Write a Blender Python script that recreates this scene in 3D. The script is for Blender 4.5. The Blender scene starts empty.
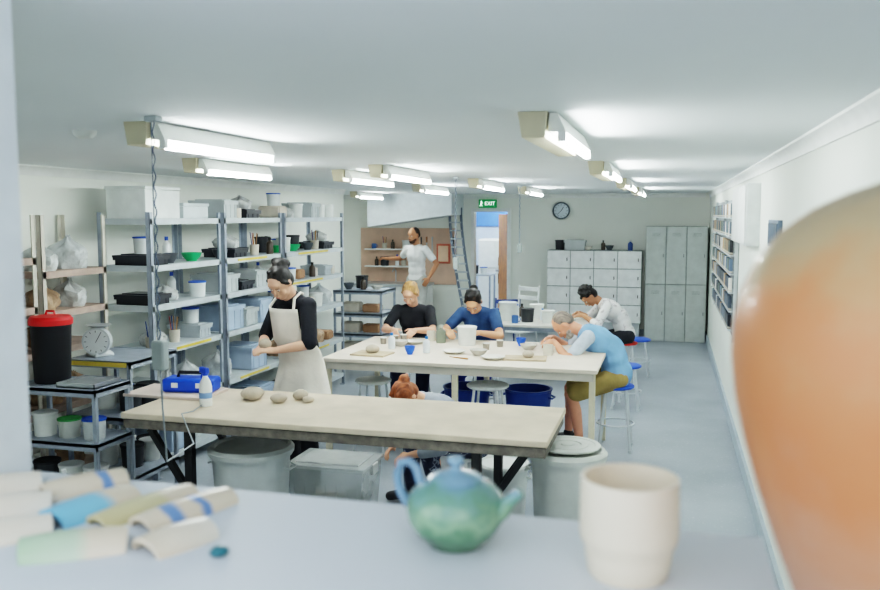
import bpy, bmesh, math, random
from math import sin, cos, pi, radians, sqrt, atan2
from mathutils import Vector as V, Matrix
R = random.Random(11)
SC = bpy.context.scene
COL = SC.collection

# ---------------------------------------------------------------- materials
def S(c):
    return tuple(((x/255)/12.92 if x/255 <= .04045 else ((x/255+.055)/1.055)**2.4) for x in c[:3])+(1,)
MC = {}
def mat(col, rough=.6, metal=0, var=.05, scale=9, bump=0, emit=0, alpha=1, coat=0, name=None, stretch=None):
    key = (tuple(col), rough, metal, var, scale, bump, emit, alpha, coat, stretch)
    if key in MC: return MC[key]
    m = bpy.data.materials.new(name or 'surface_%d' % len(MC)); m.use_nodes = True
    nt = m.node_tree; b = nt.nodes['Principled BSDF']
    c = S(col)
    b.inputs['Base Color'].default_value = c
    b.inputs['Roughness'].default_value = rough
    b.inputs['Metallic'].default_value = metal
    b.inputs['Coat Weight'].default_value = coat
    tc = nt.nodes.new('ShaderNodeTexCoord')
    src = tc.outputs['Object']
    if stretch:
        mp = nt.nodes.new('ShaderNodeMapping'); mp.inputs['Scale'].default_value = stretch
        nt.links.new(src, mp.inputs['Vector']); src = mp.outputs['Vector']
    if var > 0:
        n = nt.nodes.new('ShaderNodeTexNoise'); n.inputs['Scale'].default_value = scale
        n.inputs['Detail'].default_value = 4
        r = nt.nodes.new('ShaderNodeValToRGB')
        r.color_ramp.elements[0].position = .3; r.color_ramp.elements[1].position = .7
        r.color_ramp.elements[0].color = tuple(max(0, x*(1-2*var)) for x in c[:3])+(1,)
        r.color_ramp.elements[1].color = tuple(min(1, x*(1+var)) for x in c[:3])+(1,)
        nt.links.new(src, n.inputs['Vector'])
        nt.links.new(n.outputs['Fac'], r.inputs['Fac'])
        nt.links.new(r.outputs['Color'], b.inputs['Base Color'])
    if bump:
        n2 = nt.nodes.new('ShaderNodeTexNoise'); n2.inputs['Scale'].default_value = scale*(4 if not stretch else 1)
        bp = nt.nodes.new('ShaderNodeBump'); bp.inputs['Strength'].default_value = bump
        bp.inputs['Distance'].default_value = .01
        nt.links.new(src, n2.inputs['Vector'])
        nt.links.new(n2.outputs['Fac'], bp.inputs['Height']); nt.links.new(bp.outputs['Normal'], b.inputs['Normal'])
    if emit:
        b.inputs['Emission Color'].default_value = c; b.inputs['Emission Strength'].default_value = emit
    if alpha < 1: b.inputs['Alpha'].default_value = alpha
    MC[key] = m
    return m

def ramp_mat(name, stops, axis='Z', lo=0, hi=1, rough=.5, coat=0, noise=.15, nscale=8):
    m = bpy.data.materials.new(name); m.use_nodes = True
    nt = m.node_tree; b = nt.nodes['Principled BSDF']; L = nt.links.new
    b.inputs['Roughness'].default_value = rough; b.inputs['Coat Weight'].default_value = coat
    tc = nt.nodes.new('ShaderNodeTexCoord'); sp = nt.nodes.new('ShaderNodeSeparateXYZ')
    L(tc.outputs['Object'], sp.inputs[0])
    mr = nt.nodes.new('ShaderNodeMapRange'); mr.inputs['From Min'].default_value = lo; mr.inputs['From Max'].default_value = hi
    L(sp.outputs[axis], mr.inputs['Value'])
    n = nt.nodes.new('ShaderNodeTexNoise'); n.inputs['Scale'].default_value = nscale; n.inputs['Detail'].default_value = 5
    L(tc.outputs['Object'], n.inputs['Vector'])
    a = nt.nodes.new('ShaderNodeMath'); a.operation = 'MULTIPLY_ADD'; a.inputs[1].default_value = noise; a.inputs[2].default_value = -noise/2
    L(n.outputs['Fac'], a.inputs[0])
    ad = nt.nodes.new('ShaderNodeMath'); ad.operation = 'ADD'
    L(a.outputs[0], ad.inputs[0]); L(mr.outputs[0], ad.inputs[1])
    r = nt.nodes.new('ShaderNodeValToRGB'); L(ad.outputs[0], r.inputs['Fac'])
    els = r.color_ramp.elements
    els[0].position = stops[0][0]; els[0].color = S(stops[0][1])
    els[1].position = stops[-1][0]; els[1].color = S(stops[-1][1])
    for p, c in stops[1:-1]:
        e = els.new(p); e.color = S(c)
    L(r.outputs['Color'], b.inputs['Base Color'])
    return m

# ---------------------------------------------------------------- mesh builder
class M:
    def __init__(s): s.v = []; s.f = []; s.mi = []
    def add(s, v, f, mi=0):
        o = len(s.v); s.v += [tuple(p) for p in v]; s.f += [tuple(i+o for i in q) for q in f]; s.mi += [mi]*len(f); return s
    def box(s, c, d, rz=0, mi=0, rot=None):
        x, y, z = d[0]/2, d[1]/2, d[2]/2
        vs = [V((a*x, b*y, e*z)) for a in (-1, 1) for b in (-1, 1) for e in (-1, 1)]
        m = rot if rot is not None else Matrix.Rotation(rz, 3, 'Z')
        vs = [m@q+V(c) for q in vs]
        return s.add(vs, [(0,1,3,2),(4,6,7,5),(0,4,5,1),(2,3,7,6),(0,2,6,4),(1,5,7,3)], mi)
    def cyl(s, p1, p2, r1, r2=None, n=14, mi=0):
        if r2 is None: r2 = r1
        p1, p2 = V(p1), V(p2); d = (p2-p1).normalized()
        q = V((0, 0, 1)).rotation_difference(d).to_matrix()
        vs = []
        for p, r in ((p1, r1), (p2, r2)):
            for i in range(n):
                a = 2*pi*i/n; vs.append(p+q@V((r*cos(a), r*sin(a), 0)))
        f = [(i, (i+1) % n, n+(i+1) % n, n+i) for i in range(n)]
        f += [tuple(range(n-1, -1, -1)), tuple(range(n, 2*n))]
        return s.add(vs, f, mi)
    def lathe(s, prof, n=24, c=(0, 0, 0), mi=0):
        c = V(c); vs = []; f = []
        k = len(prof)
        for r, z in prof:
            r = max(r, 1e-4)
            for i in range(n):
                a = 2*pi*i/n; vs.append(c+V((r*cos(a), r*sin(a), z)))
        for j in range(k-1):
            for i in range(n):
                f.append((j*n+i, j*n+(i+1) % n, (j+1)*n+(i+1) % n, (j+1)*n+i))
        f.append(tuple(range(n-1, -1, -1))); f.append(tuple((k-1)*n+i for i in range(n)))
        return s.add(vs, f, mi)
    def tube(s, pts, r, n=8, mi=0, closed=False):
        pts = [V(p) for p in pts]; vs = []; f = []; k = len(pts); prev = None
        for j, p in enumerate(pts):
            if closed: d = pts[(j+1) % k]-pts[j-1]
            else: d = pts[min(j+1, k-1)]-pts[max(j-1, 0)]
            d.normalize()
            if prev is None: x = d.orthogonal().normalized()
            else: x = (prev-d*prev.dot(d)).normalized()
            prev = x; y = d.cross(x)
            rr = r[j] if isinstance(r, (list, tuple)) else r
            for i in range(n):
                a = 2*pi*i/n; vs.append(p+x*rr*cos(a)+y*rr*sin(a))
        for j in range(k if closed else k-1):
            jn = (j+1) % k
            for i in range(n):
                f.append((j*n+i, j*n+(i+1) % n, jn*n+(i+1) % n, jn*n+i))
        if not closed:
            f.append(tuple(range(n-1, -1, -1))); f.append(tuple((k-1)*n+i for i in range(n)))
        return s.add(vs, f, mi)
    def cap(s, p1, r1, p2, r2, n=12, m=8, mi=0):
        p1, p2 = V(p1), V(p2); d = p2-p1
        q = V((0, 0, 1)).rotation_difference(d.normalized()).to_matrix() if d.length > 1e-6 else Matrix.Identity(3)
        vs = []; f = []
        rings = [(-pi/2+pi/2*j/(m//2)) for j in range(m//2+1)] + [pi/2*j/(m//2) for j in range(m//2+1)]
        for j, a in enumerate(rings):
            p, r = (p1, r1) if j <= m//2 else (p2, r2)
            rr = max(cos(a), .02)*r
            for i in range(n):
                b = 2*pi*i/n; vs.append(p+q@V((rr*cos(b), rr*sin(b), r*sin(a))))
        k = len(rings)
        for j in range(k-1):
            for i in range(n):
                f.append((j*n+i, j*n+(i+1) % n, (j+1)*n+(i+1) % n, (j+1)*n+i))
        f.append(tuple(range(n-1, -1, -1))); f.append(tuple((k-1)*n+i for i in range(n)))
        return s.add(vs, f, mi)
    def ell(s, c, r, rot=None, n=16, m=10, mi=0):
        c = V(c); rot = rot or Matrix.Identity(3); vs = []; f = []
        for j in range(m+1):
            a = -pi/2+pi*j/m; rr = max(cos(a), .02)
            for i in range(n):
                b = 2*pi*i/n; vs.append(c+rot@V((r[0]*rr*cos(b), r[1]*rr*sin(b), r[2]*sin(a))))
        for j in range(m):
            for i in range(n):
                f.append((j*n+i, j*n+(i+1) % n, (j+1)*n+(i+1) % n, (j+1)*n+i))
        f.append(tuple(range(n-1, -1, -1))); f.append(tuple(m*n+i for i in range(n)))
        return s.add(vs, f, mi)
    def mesh(s, name, mats):
        me = bpy.data.meshes.new(name); me.from_pydata(s.v, [], s.f)
        if not isinstance(mats, (list, tuple)): mats = [mats]
        for m in mats: me.materials.append(m)
        me.polygons.foreach_set('material_index', s.mi)
        bm = bmesh.new(); bm.from_mesh(me); bmesh.ops.recalc_face_normals(bm, faces=bm.faces); bm.to_mesh(me); bm.free()
        me.polygons.foreach_set('use_smooth', [True]*len(me.polygons))
        me.set_sharp_from_angle(angle=radians(38))
        me.update(); return me

def obj(name, me, parent=None, loc=(0, 0, 0), rz=0, label=None, category=None, group=None, kind=None, bevel=0):
    o = bpy.data.objects.new(name, me); COL.objects.link(o)
    o.location = loc; o.rotation_euler = (0, 0, rz)
    if parent: o.parent = parent
    if label: o['label'] = label
    if category: o['category'] = category
    if group: o['group'] = group
    if kind: o['kind'] = kind
    if bevel:
        b = o.modifiers.new('bevel', 'BEVEL'); b.width = bevel; b.segments = 2; b.limit_method = 'ANGLE'
    return o
def T(name, label, cat, loc, rz=0, group=None):
    return obj(name, None, None, loc, rz, label, cat, group)
def part(parent, name, m, mats, label=None, bevel=0):
    return obj(name, m.mesh(name, mats), parent, label=label, bevel=bevel)
def top(name, m, mats, label, cat, loc=(0, 0, 0), rz=0, group=None, bevel=0):
    return obj(name, m.mesh(name, mats), None, loc, rz, label, cat, group, bevel=bevel)
def struct(name, m, mats):
    return obj(name, m.mesh(name, mats), kind='structure')

# ---------------------------------------------------------------- palette
WALL = mat((238, 241, 233), .8, var=.015, scale=2)
CEIL = mat((236, 241, 243), .85, var=.01, scale=1.5)
WHITE = mat((240, 242, 239), .5, var=.03)
CREAM = mat((206, 202, 190), .6, var=.05)
GALV = mat((158, 169, 182), .45, .25, var=.08, scale=14)
GREYP = mat((188, 197, 201), .5, var=.05)
DARK = mat((30, 34, 42), .5, var=.1)
BLACK = mat((18, 20, 26), .5, var=.05)
BLUE = mat((10, 76, 210), .4, var=.05)
YEL = mat((214, 190, 84), .5, var=.08)
RED = mat((205, 16, 18), .45, var=.06)
CLAY = mat((190, 178, 162), .85, var=.08, scale=20, bump=.2)
CANVAS = mat((214, 200, 180), .85, var=.07, scale=5, bump=.15)
STEEL = mat((190, 195, 200), .3, .7, var=.04)

# ---------------------------------------------------------------- room shell
XR, XL, YB, ZC = .6, -4.4, 14.4, 2.35
XL2 = -5.7
def floor_mat():
    m = bpy.data.materials.new('painted_concrete'); m.use_nodes = True
    nt = m.node_tree; b = nt.nodes['Principled BSDF']; L = nt.links.new
    tc = nt.nodes.new('ShaderNodeTexCoord')
    n = nt.nodes.new('ShaderNodeTexNoise'); n.inputs['Scale'].default_value = 1.3; n.inputs['Detail'].default_value = 8
    n2 = nt.nodes.new('ShaderNodeTexNoise'); n2.inputs['Scale'].default_value = 45; n2.inputs['Detail'].default_value = 3
    L(tc.outputs['Object'], n.inputs['Vector']); L(tc.outputs['Object'], n2.inputs['Vector'])
    r = nt.nodes.new('ShaderNodeValToRGB'); r.color_ramp.elements[0].position = .3; r.color_ramp.elements[1].position = .72
    r.color_ramp.elements[0].color = S((144, 154, 164)); r.color_ramp.elements[1].color = S((172, 181, 189))
    r2 = nt.nodes.new('ShaderNodeValToRGB'); r2.color_ramp.elements[0].position = .60; r2.color_ramp.elements[1].position = .72
    r2.color_ramp.elements[0].color = (0, 0, 0, 1); r2.color_ramp.elements[1].color = (.5, .5, .5, 1)
    mx = nt.nodes.new('ShaderNodeMix'); mx.data_type = 'RGBA'
    L(n.outputs['Fac'], r.inputs['Fac']); L(n2.outputs['Fac'], r2.inputs['Fac'])
    L(r2.outputs['Color'], mx.inputs[0]); L(r.outputs['Color'], mx.inputs[6]); mx.inputs[7].default_value = S((212, 217, 218))
    L(mx.outputs[2], b.inputs['Base Color']); b.inputs['Roughness'].default_value = .4
    return m
struct('floor', M().box((-2.5, 9, -.05), (8, 22, .1)), floor_mat())
struct('ceiling', M().box((-2.5, 9.55, ZC+.05), (8, 18.5, .1)), CEIL)
struct('wall_right', M().box((XR+.05, 7.3, ZC/2), (.1, 14.4, ZC)), WALL)
struct('wall_left', M().box((XL-.05, 5.2, ZC/2), (.1, 12, ZC)).box(((XL+XL2)/2-.05, 11.25, ZC/2), (XL-XL2, .1, ZC))
       .box((XL2-.05, 12.85, ZC/2), (.1, 3.3, ZC)), WALL)
DX0, DX1, DZ = -3.25, -2.68, 2.05
struct('wall_back', M().box(((XL2+DX0)/2, YB+.05, ZC/2), (DX0-XL2, .1, ZC)).box(((DX1+XR)/2, YB+.05, ZC/2), (XR-DX1, .1, ZC))
       .box(((DX0+DX1)/2, YB+.05, (DZ+ZC)/2), (DX1-DX0, .1, ZC-DZ)), WALL)
HW = mat((216, 227, 246), .7, var=.02)
struct('wall_hallway', M().box((-4.6, 16.5, ZC/2), (.1, 4, ZC)).box((-1.9, 16.5, ZC/2), (.1, 4, ZC)).box((-3.25, 18.45, ZC/2), (2.8, .1, ZC)), HW)
co = M()
prof = [(0, 0), (-.05, 0), (-.048, -.01), (-.03, -.02), (-.015, -.045), (-.012, -.07), (0, -.07)]
def strip(m, prof, p0, p1, side):
    vs = []
    for p in (p0, p1):
        for a, b in prof: vs.append((p[0]+a*side[0], p[1]+a*side[1], p[2]+b))
    n = len(prof)
    m.add(vs, [(i, (i+1) % n, n+(i+1) % n, n+i) for i in range(n)]+[tuple(range(n)), tuple(range(2*n-1, n-1, -1))])
strip(co, prof, (XR, .3, ZC), (XR, YB, ZC), (1, 0))
struct('trim_1', co, WHITE)
co = M(); strip(co, prof, (XL2, YB, ZC), (XR-.06, YB, ZC), (0, 1)); struct('trim_2', co, WHITE)
co = M(); strip(co, prof, (XL, 1.2, ZC), (XL, 11.2, ZC), (-1, 0)); struct('trim_3', co, WHITE)
struct('baseboard_right', M().box((XR-.012, 6.9, .06), (.024, 15, .12)), mat((174, 187, 196), .6))
struct('baseboard_back', M().box(((DX1+XR)/2, YB-.012, .06), (XR-DX1-.05, .024, .12)), mat((174, 187, 196), .6))
so = M(); y0, y1 = 13.55, 14.39
so.add([(-4.9, y0, ZC), (-3.45, y0, ZC), (-3.45, y0, 2.0), (-3.7, y0, 1.97), (-4.9, y0, 1.8), (-4.9, y1, ZC), (-3.45, y1, ZC), (-3.45, y1, 2.0), (-3.7, y1, 1.97), (-4.9, y1, 1.8)],
       [(0, 1, 2, 3, 4), (5, 9, 8, 7, 6), (0, 5, 6, 1), (1, 6, 7, 2), (2, 7, 8, 3), (3, 8, 9, 4), (4, 9, 5, 0)])
struct('trim_4', so, mat((210, 218, 223), .8))
df = M()
for x in (DX0-.03, DX1+.03): df.box((x, YB-.01, DZ/2), (.06, .06, DZ))
df.box(((DX0+DX1)/2, YB-.01, DZ+.03), (DX1-DX0+.12, .06, .06))
struct('trim_5', df, WHITE)
dl = T('door_1', 'open timber door leaf with orange-brown varnish', 'door', (DX1, YB+.13, 0), 0); dl['kind'] = 'structure'
ang = atan2(.75, -.31)
part(dl, 'door_leaf', M().box((cos(ang)*.4, sin(ang)*.4, 1.01), (.8, .04, 2.0), ang), mat((216, 142, 66), .5, var=.1))
part(dl, 'handle', M().cyl((cos(ang)*.72-.02, sin(ang)*.72-.03, 1.0), (cos(ang)*.72-.08, sin(ang)*.72-.05, 1.0), .02), STEEL)

# ---------------------------------------------------------------- ceiling lights
TUBE = mat((240, 248, 246), .5, var=0, emit=62, name='fluorescent_tube')
HOUS = mat((214, 205, 178), .6, var=.04)
REFL = mat((240, 242, 236), .4, var=.02)
def prism(pr, y0, y1):
    n = len(pr); m = M()
    vs = [(a, y, z) for y in (y0, y1) for a, z in pr]
    return m.add(vs, [tuple(range(n)), tuple(range(2*n-1, n-1, -1))]+[(i, n+i, n+(i+1) % n, (i+1) % n) for i in range(n)])
def lamp(x, y, L=1.1):
    e = T('fluorescent_light', 'cream fluorescent batten light fixed under the ceiling', 'ceiling light', (x, y, ZC), 0, 'ceiling batten lights')
    part(e, 'housing', prism([(-.054, 0), (.048, 0), (.040, -.088), (-.040, -.088)], 0, L), HOUS, bevel=.003)
    part(e, 'reflector', prism([(.052, -.004), (.078, -.004), (.106, -.062), (.106, -.068), (.048, -.068)], .02, L-.02), REFL)
    part(e, 'lamp_tube', M().cyl((.094, .05, -.090), (.094, L-.05, -.090), .0135, n=8), TUBE)
    for yy in (.035, L-.035): part(e, 'lamp_holder', M().box((.094, yy, -.084), (.028, .02, .034)), WHITE)
lamp(-.46, 2.93, .98); lamp(-1.95, 2.85, .98)
for x, y in ((-.48, 5.7), (-.47, 8.4), (-.45, 11.1), (-2.0, 5.7), (-1.85, 8.1), (-1.78, 10.5), (-2.5, 6.25), (-2.78, 9.3)):
    lamp(x, y)
lamp(-2.88, 4.75, .95)
lamp(-3.1, 15.0); lamp(-3.9, 15.9); lamp(-3.5, 17.1); lamp(-4.6, 12.1)  # extra lamps added to brighten the adjoining room and the dim back-left corner
top('smoke_detector', M().lathe([(0, 0), (.03, 0), (.045, .012), (.05, .03), (0, .03)]), WHITE, 'small white round detector fixed to ceiling', 'smoke detector', (-2.38, 3.12, ZC-.03))

# ---------------------------------------------------------------- hanging power cords
def cord(x, y, zb):
    e = T('hanging_power_cord', 'thin coiled grey power cord hanging from ceiling with socket', 'power cord', (x, y, ZC), 0, 'hanging power cords')
    part(e, 'ceiling_plate', M().box((0, 0, -.010), (.05, .04, .02)), GREYP, bevel=.004)
    pts = []
    L = ZC-zb
    for i in range(int(L*200)):
        z = -.02-i/200; pts.append((.0035*cos(i*.5), .0035*sin(i*.5), z))
    part(e, 'cable', M().tube(pts, .0024, 6), mat((96, 112, 134), .5))
    part(e, 'support_chain', M().cyl((-.008, 0, -.02), (-.008, 0, -L), .0022), mat((130, 142, 158), .5))
    part(e, 'socket_box', M().box((0, 0, -L-.05), (.05, .042, .11)), mat((164, 174, 174), .5), bevel=.008)
    return e
cord(-1.79, 2.72, 1.54)
cord(-1.93, 7.75, 1.6)
cord(-1.75, 10.2, 1.65)
top('extension_cable', M().tube([(-1.79, 2.72, 1.435), (-1.80, 2.74, 1.3), (-1.86, 2.85, 1.05), (-2.2, 3.6, .9), (-2.6, 4.14, .90), (-2.64, 4.32, .87), (-2.72, 4.6, .86), (-2.74, 4.7, .86)], .0035, 6),
    mat((150, 158, 165), .5), 'thin grey extension cable drooping onto worktable', 'cable')

# ---------------------------------------------------------------- small containers (cached meshes)
KC = {}
def kind(key, name, label, cat, build):
    if key not in KC: KC[key] = (name, label, cat, build())
    return KC[key]
def place(key, loc, rz=0, group=None):
    name, label, cat, parts = KC[key]
    if len(parts) == 1:
        return obj(name, parts[0][1], None, loc, rz, label, cat, group)
    e = T(name, label, cat, loc, rz, group)
    for pn, me in parts: obj(pn, me, e)
    return e
def K_tub(key, r, h, c1, c2, label):
    def b():
        body = M().lathe([(0, 0), (r*.86, 0), (r*.88, .006), (r*.97, h*.86), (r, h*.87), (r, h*.9), (0, h*.9)])
        lid = M().lathe([(0, h*.9), (r*1.04, h*.9), (r*1.05, h*.98), (r*.95, h), (r*.9, h*.985), (0, h*.985)])
        return [('body', body.mesh('tub_body', mat(c1, .5))), ('lid', lid.mesh('tub_lid', mat(c2, .5)))]
    kind(key, 'plastic_tub', label, 'tub', b)
def K_bottle(key, r, h, c1, c2, label):
    def b():
        body = M().lathe([(0, 0), (r*.95, 0), (r, .01), (r, h*.62), (r*.8, h*.72), (r*.35, h*.8), (r*.33, h*.86), (0, h*.86)], 18)
        lid = M().lathe([(0, h*.84), (r*.42, h*.84), (r*.42, h), (0, h)], 14)
        return [('body', body.mesh('bottle_body', mat(c1, .35))), ('cap', lid.mesh('bottle_cap', mat(c2, .5)))]
    kind(key, 'bottle', label, 'bottle', b)
def K_bowl(key, r, h, c, label, name='bowl'):
    def b():
        return [('body', M().lathe([(0, 0), (r*.5, 0), (r*.52, h*.1), (r*.85, h*.55), (r, h), (r*.94, h), (r*.78, h*.55), (r*.4, h*.17), (0, h*.14)]).mesh('bowl_body', mat(c, .4, coat=.3)))]
    kind(key, name, label, 'bowl', b)
def K_mug(key, r, h, c, label):
    def b():
        body = M().lathe([(0, 0), (r*.9, 0), (r, h*.1), (r, h), (r*.9, h), (r*.88, h*.12), (0, h*.1)], 20)
        hd = M().tube([(r*.95, 0, h*.8), (r*1.4, 0, h*.78), (r*1.6, 0, h*.5), (r*1.4, 0, h*.25), (r*.95, 0, h*.2)], r*.13, 8)
        return [('body', body.mesh('mug_body', mat(c, .4))), ('handle', hd.mesh('mug_handle', mat(c, .4)))]
    kind(key, 'mug', label, 'mug', b)
def K_crate(key, w, d, h, c, label, alpha=1):
    def b():
        m = M(); t = .008
        m.box((0, 0, t/2), (w, d, t))
        m.box((-w/2+t/2, 0, h/2), (t, d, h)); m.box((w/2-t/2, 0, h/2), (t, d, h)); m.box((0, -d/2+t/2, h/2), (w, t, h)); m.box((0, d/2-t/2, h/2), (w, t, h))
        for sx in (-1, 1): m.box((sx*(w/2+.004), 0, h-.01), (.02, d+.02, .02))
        for sy in (-1, 1): m.box((0, sy*(d/2+.004), h-.01), (w+.02, .02, .02))
        n = 3
        for i in range(n):
            y = -d/2+d*(i+.5)/n
            m.box((w/2+.002, y, h*.45), (.005, .010, h*.8))
        l = M().box((0, 0, h+.008), (w+.03, d+.03, .016)).box((0, 0, h+.02), (w-.06, d-.06, .01))
        mt = mat(c, .4, alpha=alpha)
        return [('body', m.mesh('crate_body', mt)), ('lid', l.mesh('crate_lid', mt))]
    kind(key, 'storage_box', label, 'box', b)
def K_bag(key, r, h, c, label, seed=1, alpha=1):
    def b():
        rr = random.Random(seed)
        m = M(); n = 26; k = 12; vs = []; f = []
        ph = [rr.random()*6 for _ in range(4)]
        for j in range(k+1):
            z = j/k
            R0 = r*(.85+.2*sin(pi*min(z*1.15, 1)))*(1 if z < .62 else max(.16, 1-(z-.62)*3.0))
            for i in range(n):
                a = 2*pi*i/n
                q = R0*(1+.10*sin(3*a+ph[0]+z*4)+.07*sin(7*a+ph[1]-z*6)+.05*sin(11*a+ph[2]+z*9))
                vs.append((q*cos(a), q*.8*sin(a), z*h+.012*sin(5*a+ph[3])*(z > .1)))
        for j in range(k):
            for i in range(n): f.append((j*n+i, j*n+(i+1) % n, (j+1)*n+(i+1) % n, (j+1)*n+i))
        f.append(tuple(range(n-1, -1, -1))); f.append(tuple(k*n+i for i in range(n)))
        m.add(vs, f)
        return [('body', m.mesh('bag', mat(c, .25, var=.14, scale=14, bump=.5, alpha=alpha)))]
    kind(key, 'plastic_bag', label, 'bag', b)
def K_block(key, w, d, h, c, label):
    def b():
        m = M().box((0, 0, h/2), (w, d, h))
        me = m.mesh('clay_block', mat(c, .7, var=.08, bump=.2))
        bm = bmesh.new(); bm.from_mesh(me); bmesh.ops.bevel(bm, geom=list(bm.edges), offset=min(w, d, h)*.12, segments=3, affect='EDGES'); bm.to_mesh(me); bm.free()
        return [('body', me)]
    kind(key, 'wrapped_clay_block', label, 'clay', b)
def K_tools(key, label):
    def b():
        body = M().lathe([(0, 0), (.04, 0), (.045, .1), (.041, .1), (.037, .01), (0, .01)], 20)
        parts = [('pot', body.mesh('tool_pot', mat((196, 190, 176), .6)))]
        rr = random.Random(5)
        for i in range(5):
            a = i*1.25; t = M().cyl((.012*cos(a), .012*sin(a), .012), (.038*cos(a), .038*sin(a), .17+rr.random()*.05), .005, .004, 8)
            parts.append(('tool', t.mesh('tool', mat([(60, 56, 54), (176, 128, 80), (150, 40, 36), (40, 70, 130), (190, 150, 100)][i], .6))))
        return parts
    kind(key, 'tool_pot', label, 'tools', b)
K_tub('tw', .075, .15, (226, 230, 226), (234, 236, 234), 'white plastic tub with white lid on shelf')
K_tub('tb', .07, .13, (220, 226, 226), (40, 90, 190), 'white plastic tub with blue lid on shelf')
K_tub('tg', .07, .12, (190, 195, 190), (60, 150, 80), 'grey tub with green lid on shelf')
K_tub('tk', .08, .16, (48, 51, 56), (34, 36, 42), 'black plastic tub with black lid on shelf')
K_tub('tlw', .11, .22, (222, 226, 222), (214, 220, 222), 'large white lidded bucket on shelf')
K_bottle('bw', .035, .2, (235, 238, 238), (30, 80, 180), 'white squeeze bottle with blue cap')
K_bottle('bb', .04, .17, (60, 90, 150), (230, 230, 230), 'blue bottle with white cap')
K_bottle('bk', .035, .16, (70, 60, 52), (30, 30, 30), 'brown glass bottle with black cap')
K_bowl('gb', .085, .07, (30, 170, 105), 'green glazed bowl on shelf')
K_bowl('wb', .08, .06, (228, 226, 216), 'white unglazed open bowl')
K_bowl('kb', .07, .08, (70, 76, 82), 'dark glazed bowl on shelf')
K_mug('mw', .04, .09, (224, 218, 205), 'cream bisque mug on shelf')
K_mug('mb', .04, .09, (70, 110, 170), 'blue glazed mug on shelf')
K_crate('cg', .32, .24, .14, (212, 221, 223), 'translucent plastic storage box on shelf', .7)
K_crate('cs', .28, .18, .09, (206, 216, 222), 'small clear plastic box on shelf', .7)
K_crate('cb', .30, .24, .06, (50, 53, 60), 'shallow black plastic tray on shelf')
K_crate('cl', .34, .30, .2, (186, 206, 230), 'pale blue plastic storage box with lid', .8)
K_bag('bgw', .13, .23, (222, 228, 230), 'clear plastic bag of clay on shelf', 1, .8)
K_bag('bgx', .12, .19, (206, 211, 210), 'grey plastic-wrapped pot on shelf', 4)
K_bag('bgs', .11, .12, (220, 224, 223), 'slumped clear plastic sheet on shelf', 7, .8)
K_bag('bgb', .12, .17, (176, 150, 124), 'brown clay wrapped in plastic bag', 9)
K_block('ck', .24, .18, .12, (210, 202, 188), 'pale wrapped block of clay on shelf')
K_block('ct', .22, .16, .1, (165, 128, 98), 'terracotta block of clay on shelf')
K_tools('tp', 'pot of assorted clay tools on shelf')
WD = {'tw': .08, 'tb': .075, 'tg': .075, 'tk': .085, 'tlw': .12, 'bw': .04, 'bb': .045, 'bk': .04, 'gb': .09, 'wb': .085, 'kb': .075, 'mw': .07, 'mb': .07,
      'cg': .14, 'cs': .11, 'cb': .14, 'cl': .17, 'bgw': .14, 'bgx': .13, 'bgs': .12, 'bgb': .13, 'ck': .11, 'ct': .1, 'tp': .055}
HT = {'tw': .15, 'tb': .13, 'tg': .12, 'tk': .16, 'tlw': .22, 'bw': .2, 'bb': .17, 'bk': .16, 'gb': .07, 'wb': .06, 'kb': .08, 'mw': .09, 'mb': .09,
      'cg': .17, 'cs': .115, 'cb': .085, 'cl': .23, 'bgw': .24, 'bgx': .2, 'bgs': .13, 'bgb': .18, 'ck': .12, 'ct': .1, 'tp': .2}
def fill(Y0, Y1, X0, X1, z, maxh, kinds, group):
    y = Y0; last = None
    while True:
        ks = [k for k in kinds if HT[k] < maxh-.015 and y+2*WD[k] <= Y1]
        if not ks: return
        if len(ks) > 1 and last in ks: ks = [k for k in ks if k != last]
        k = R.choice(ks); w = WD[k]; last = k
        big = WD[k] > .095
        if big:
            rot = R.uniform(-.06, .06) if k not in ('bgw', 'bgb', 'bgx', 'bgs') else R.uniform(-.3, .3)
            place(k, ((X0+X1)/2+.01, y+w, z), rot, group)
            if k in ('cs', 'ck', 'cb') and maxh > .26:
                k2 = R.choice(('cs', 'mw', 'gb', 'bgs', 'tb', 'tp'))
                if HT[k]+HT[k2] < maxh-.03 and WD[k2] <= w+.02: place(k2, ((X0+X1)/2+.02, y+w, z+HT[k]), 0, group)
        else:
            place(k, (X1-w-.03-R.random()*.06, y+w, z), R.uniform(-1, 1) if k[0] != 'm' else R.choice((1.57, -1.57)), group)
            if X1-X0 > .38 and R.random() < .5:
                k2 = R.choice(['tw', 'tb', 'tk', 'bw', 'bk'])
                if HT[k2] < maxh-.02 and WD[k2] <= w+.015: place(k2, (X0+WD[k2]+.03, y+w, z), 0, group)
        y += 2*w+.008+(R.random()*.03 if R.random() < .68 else .16)

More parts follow.
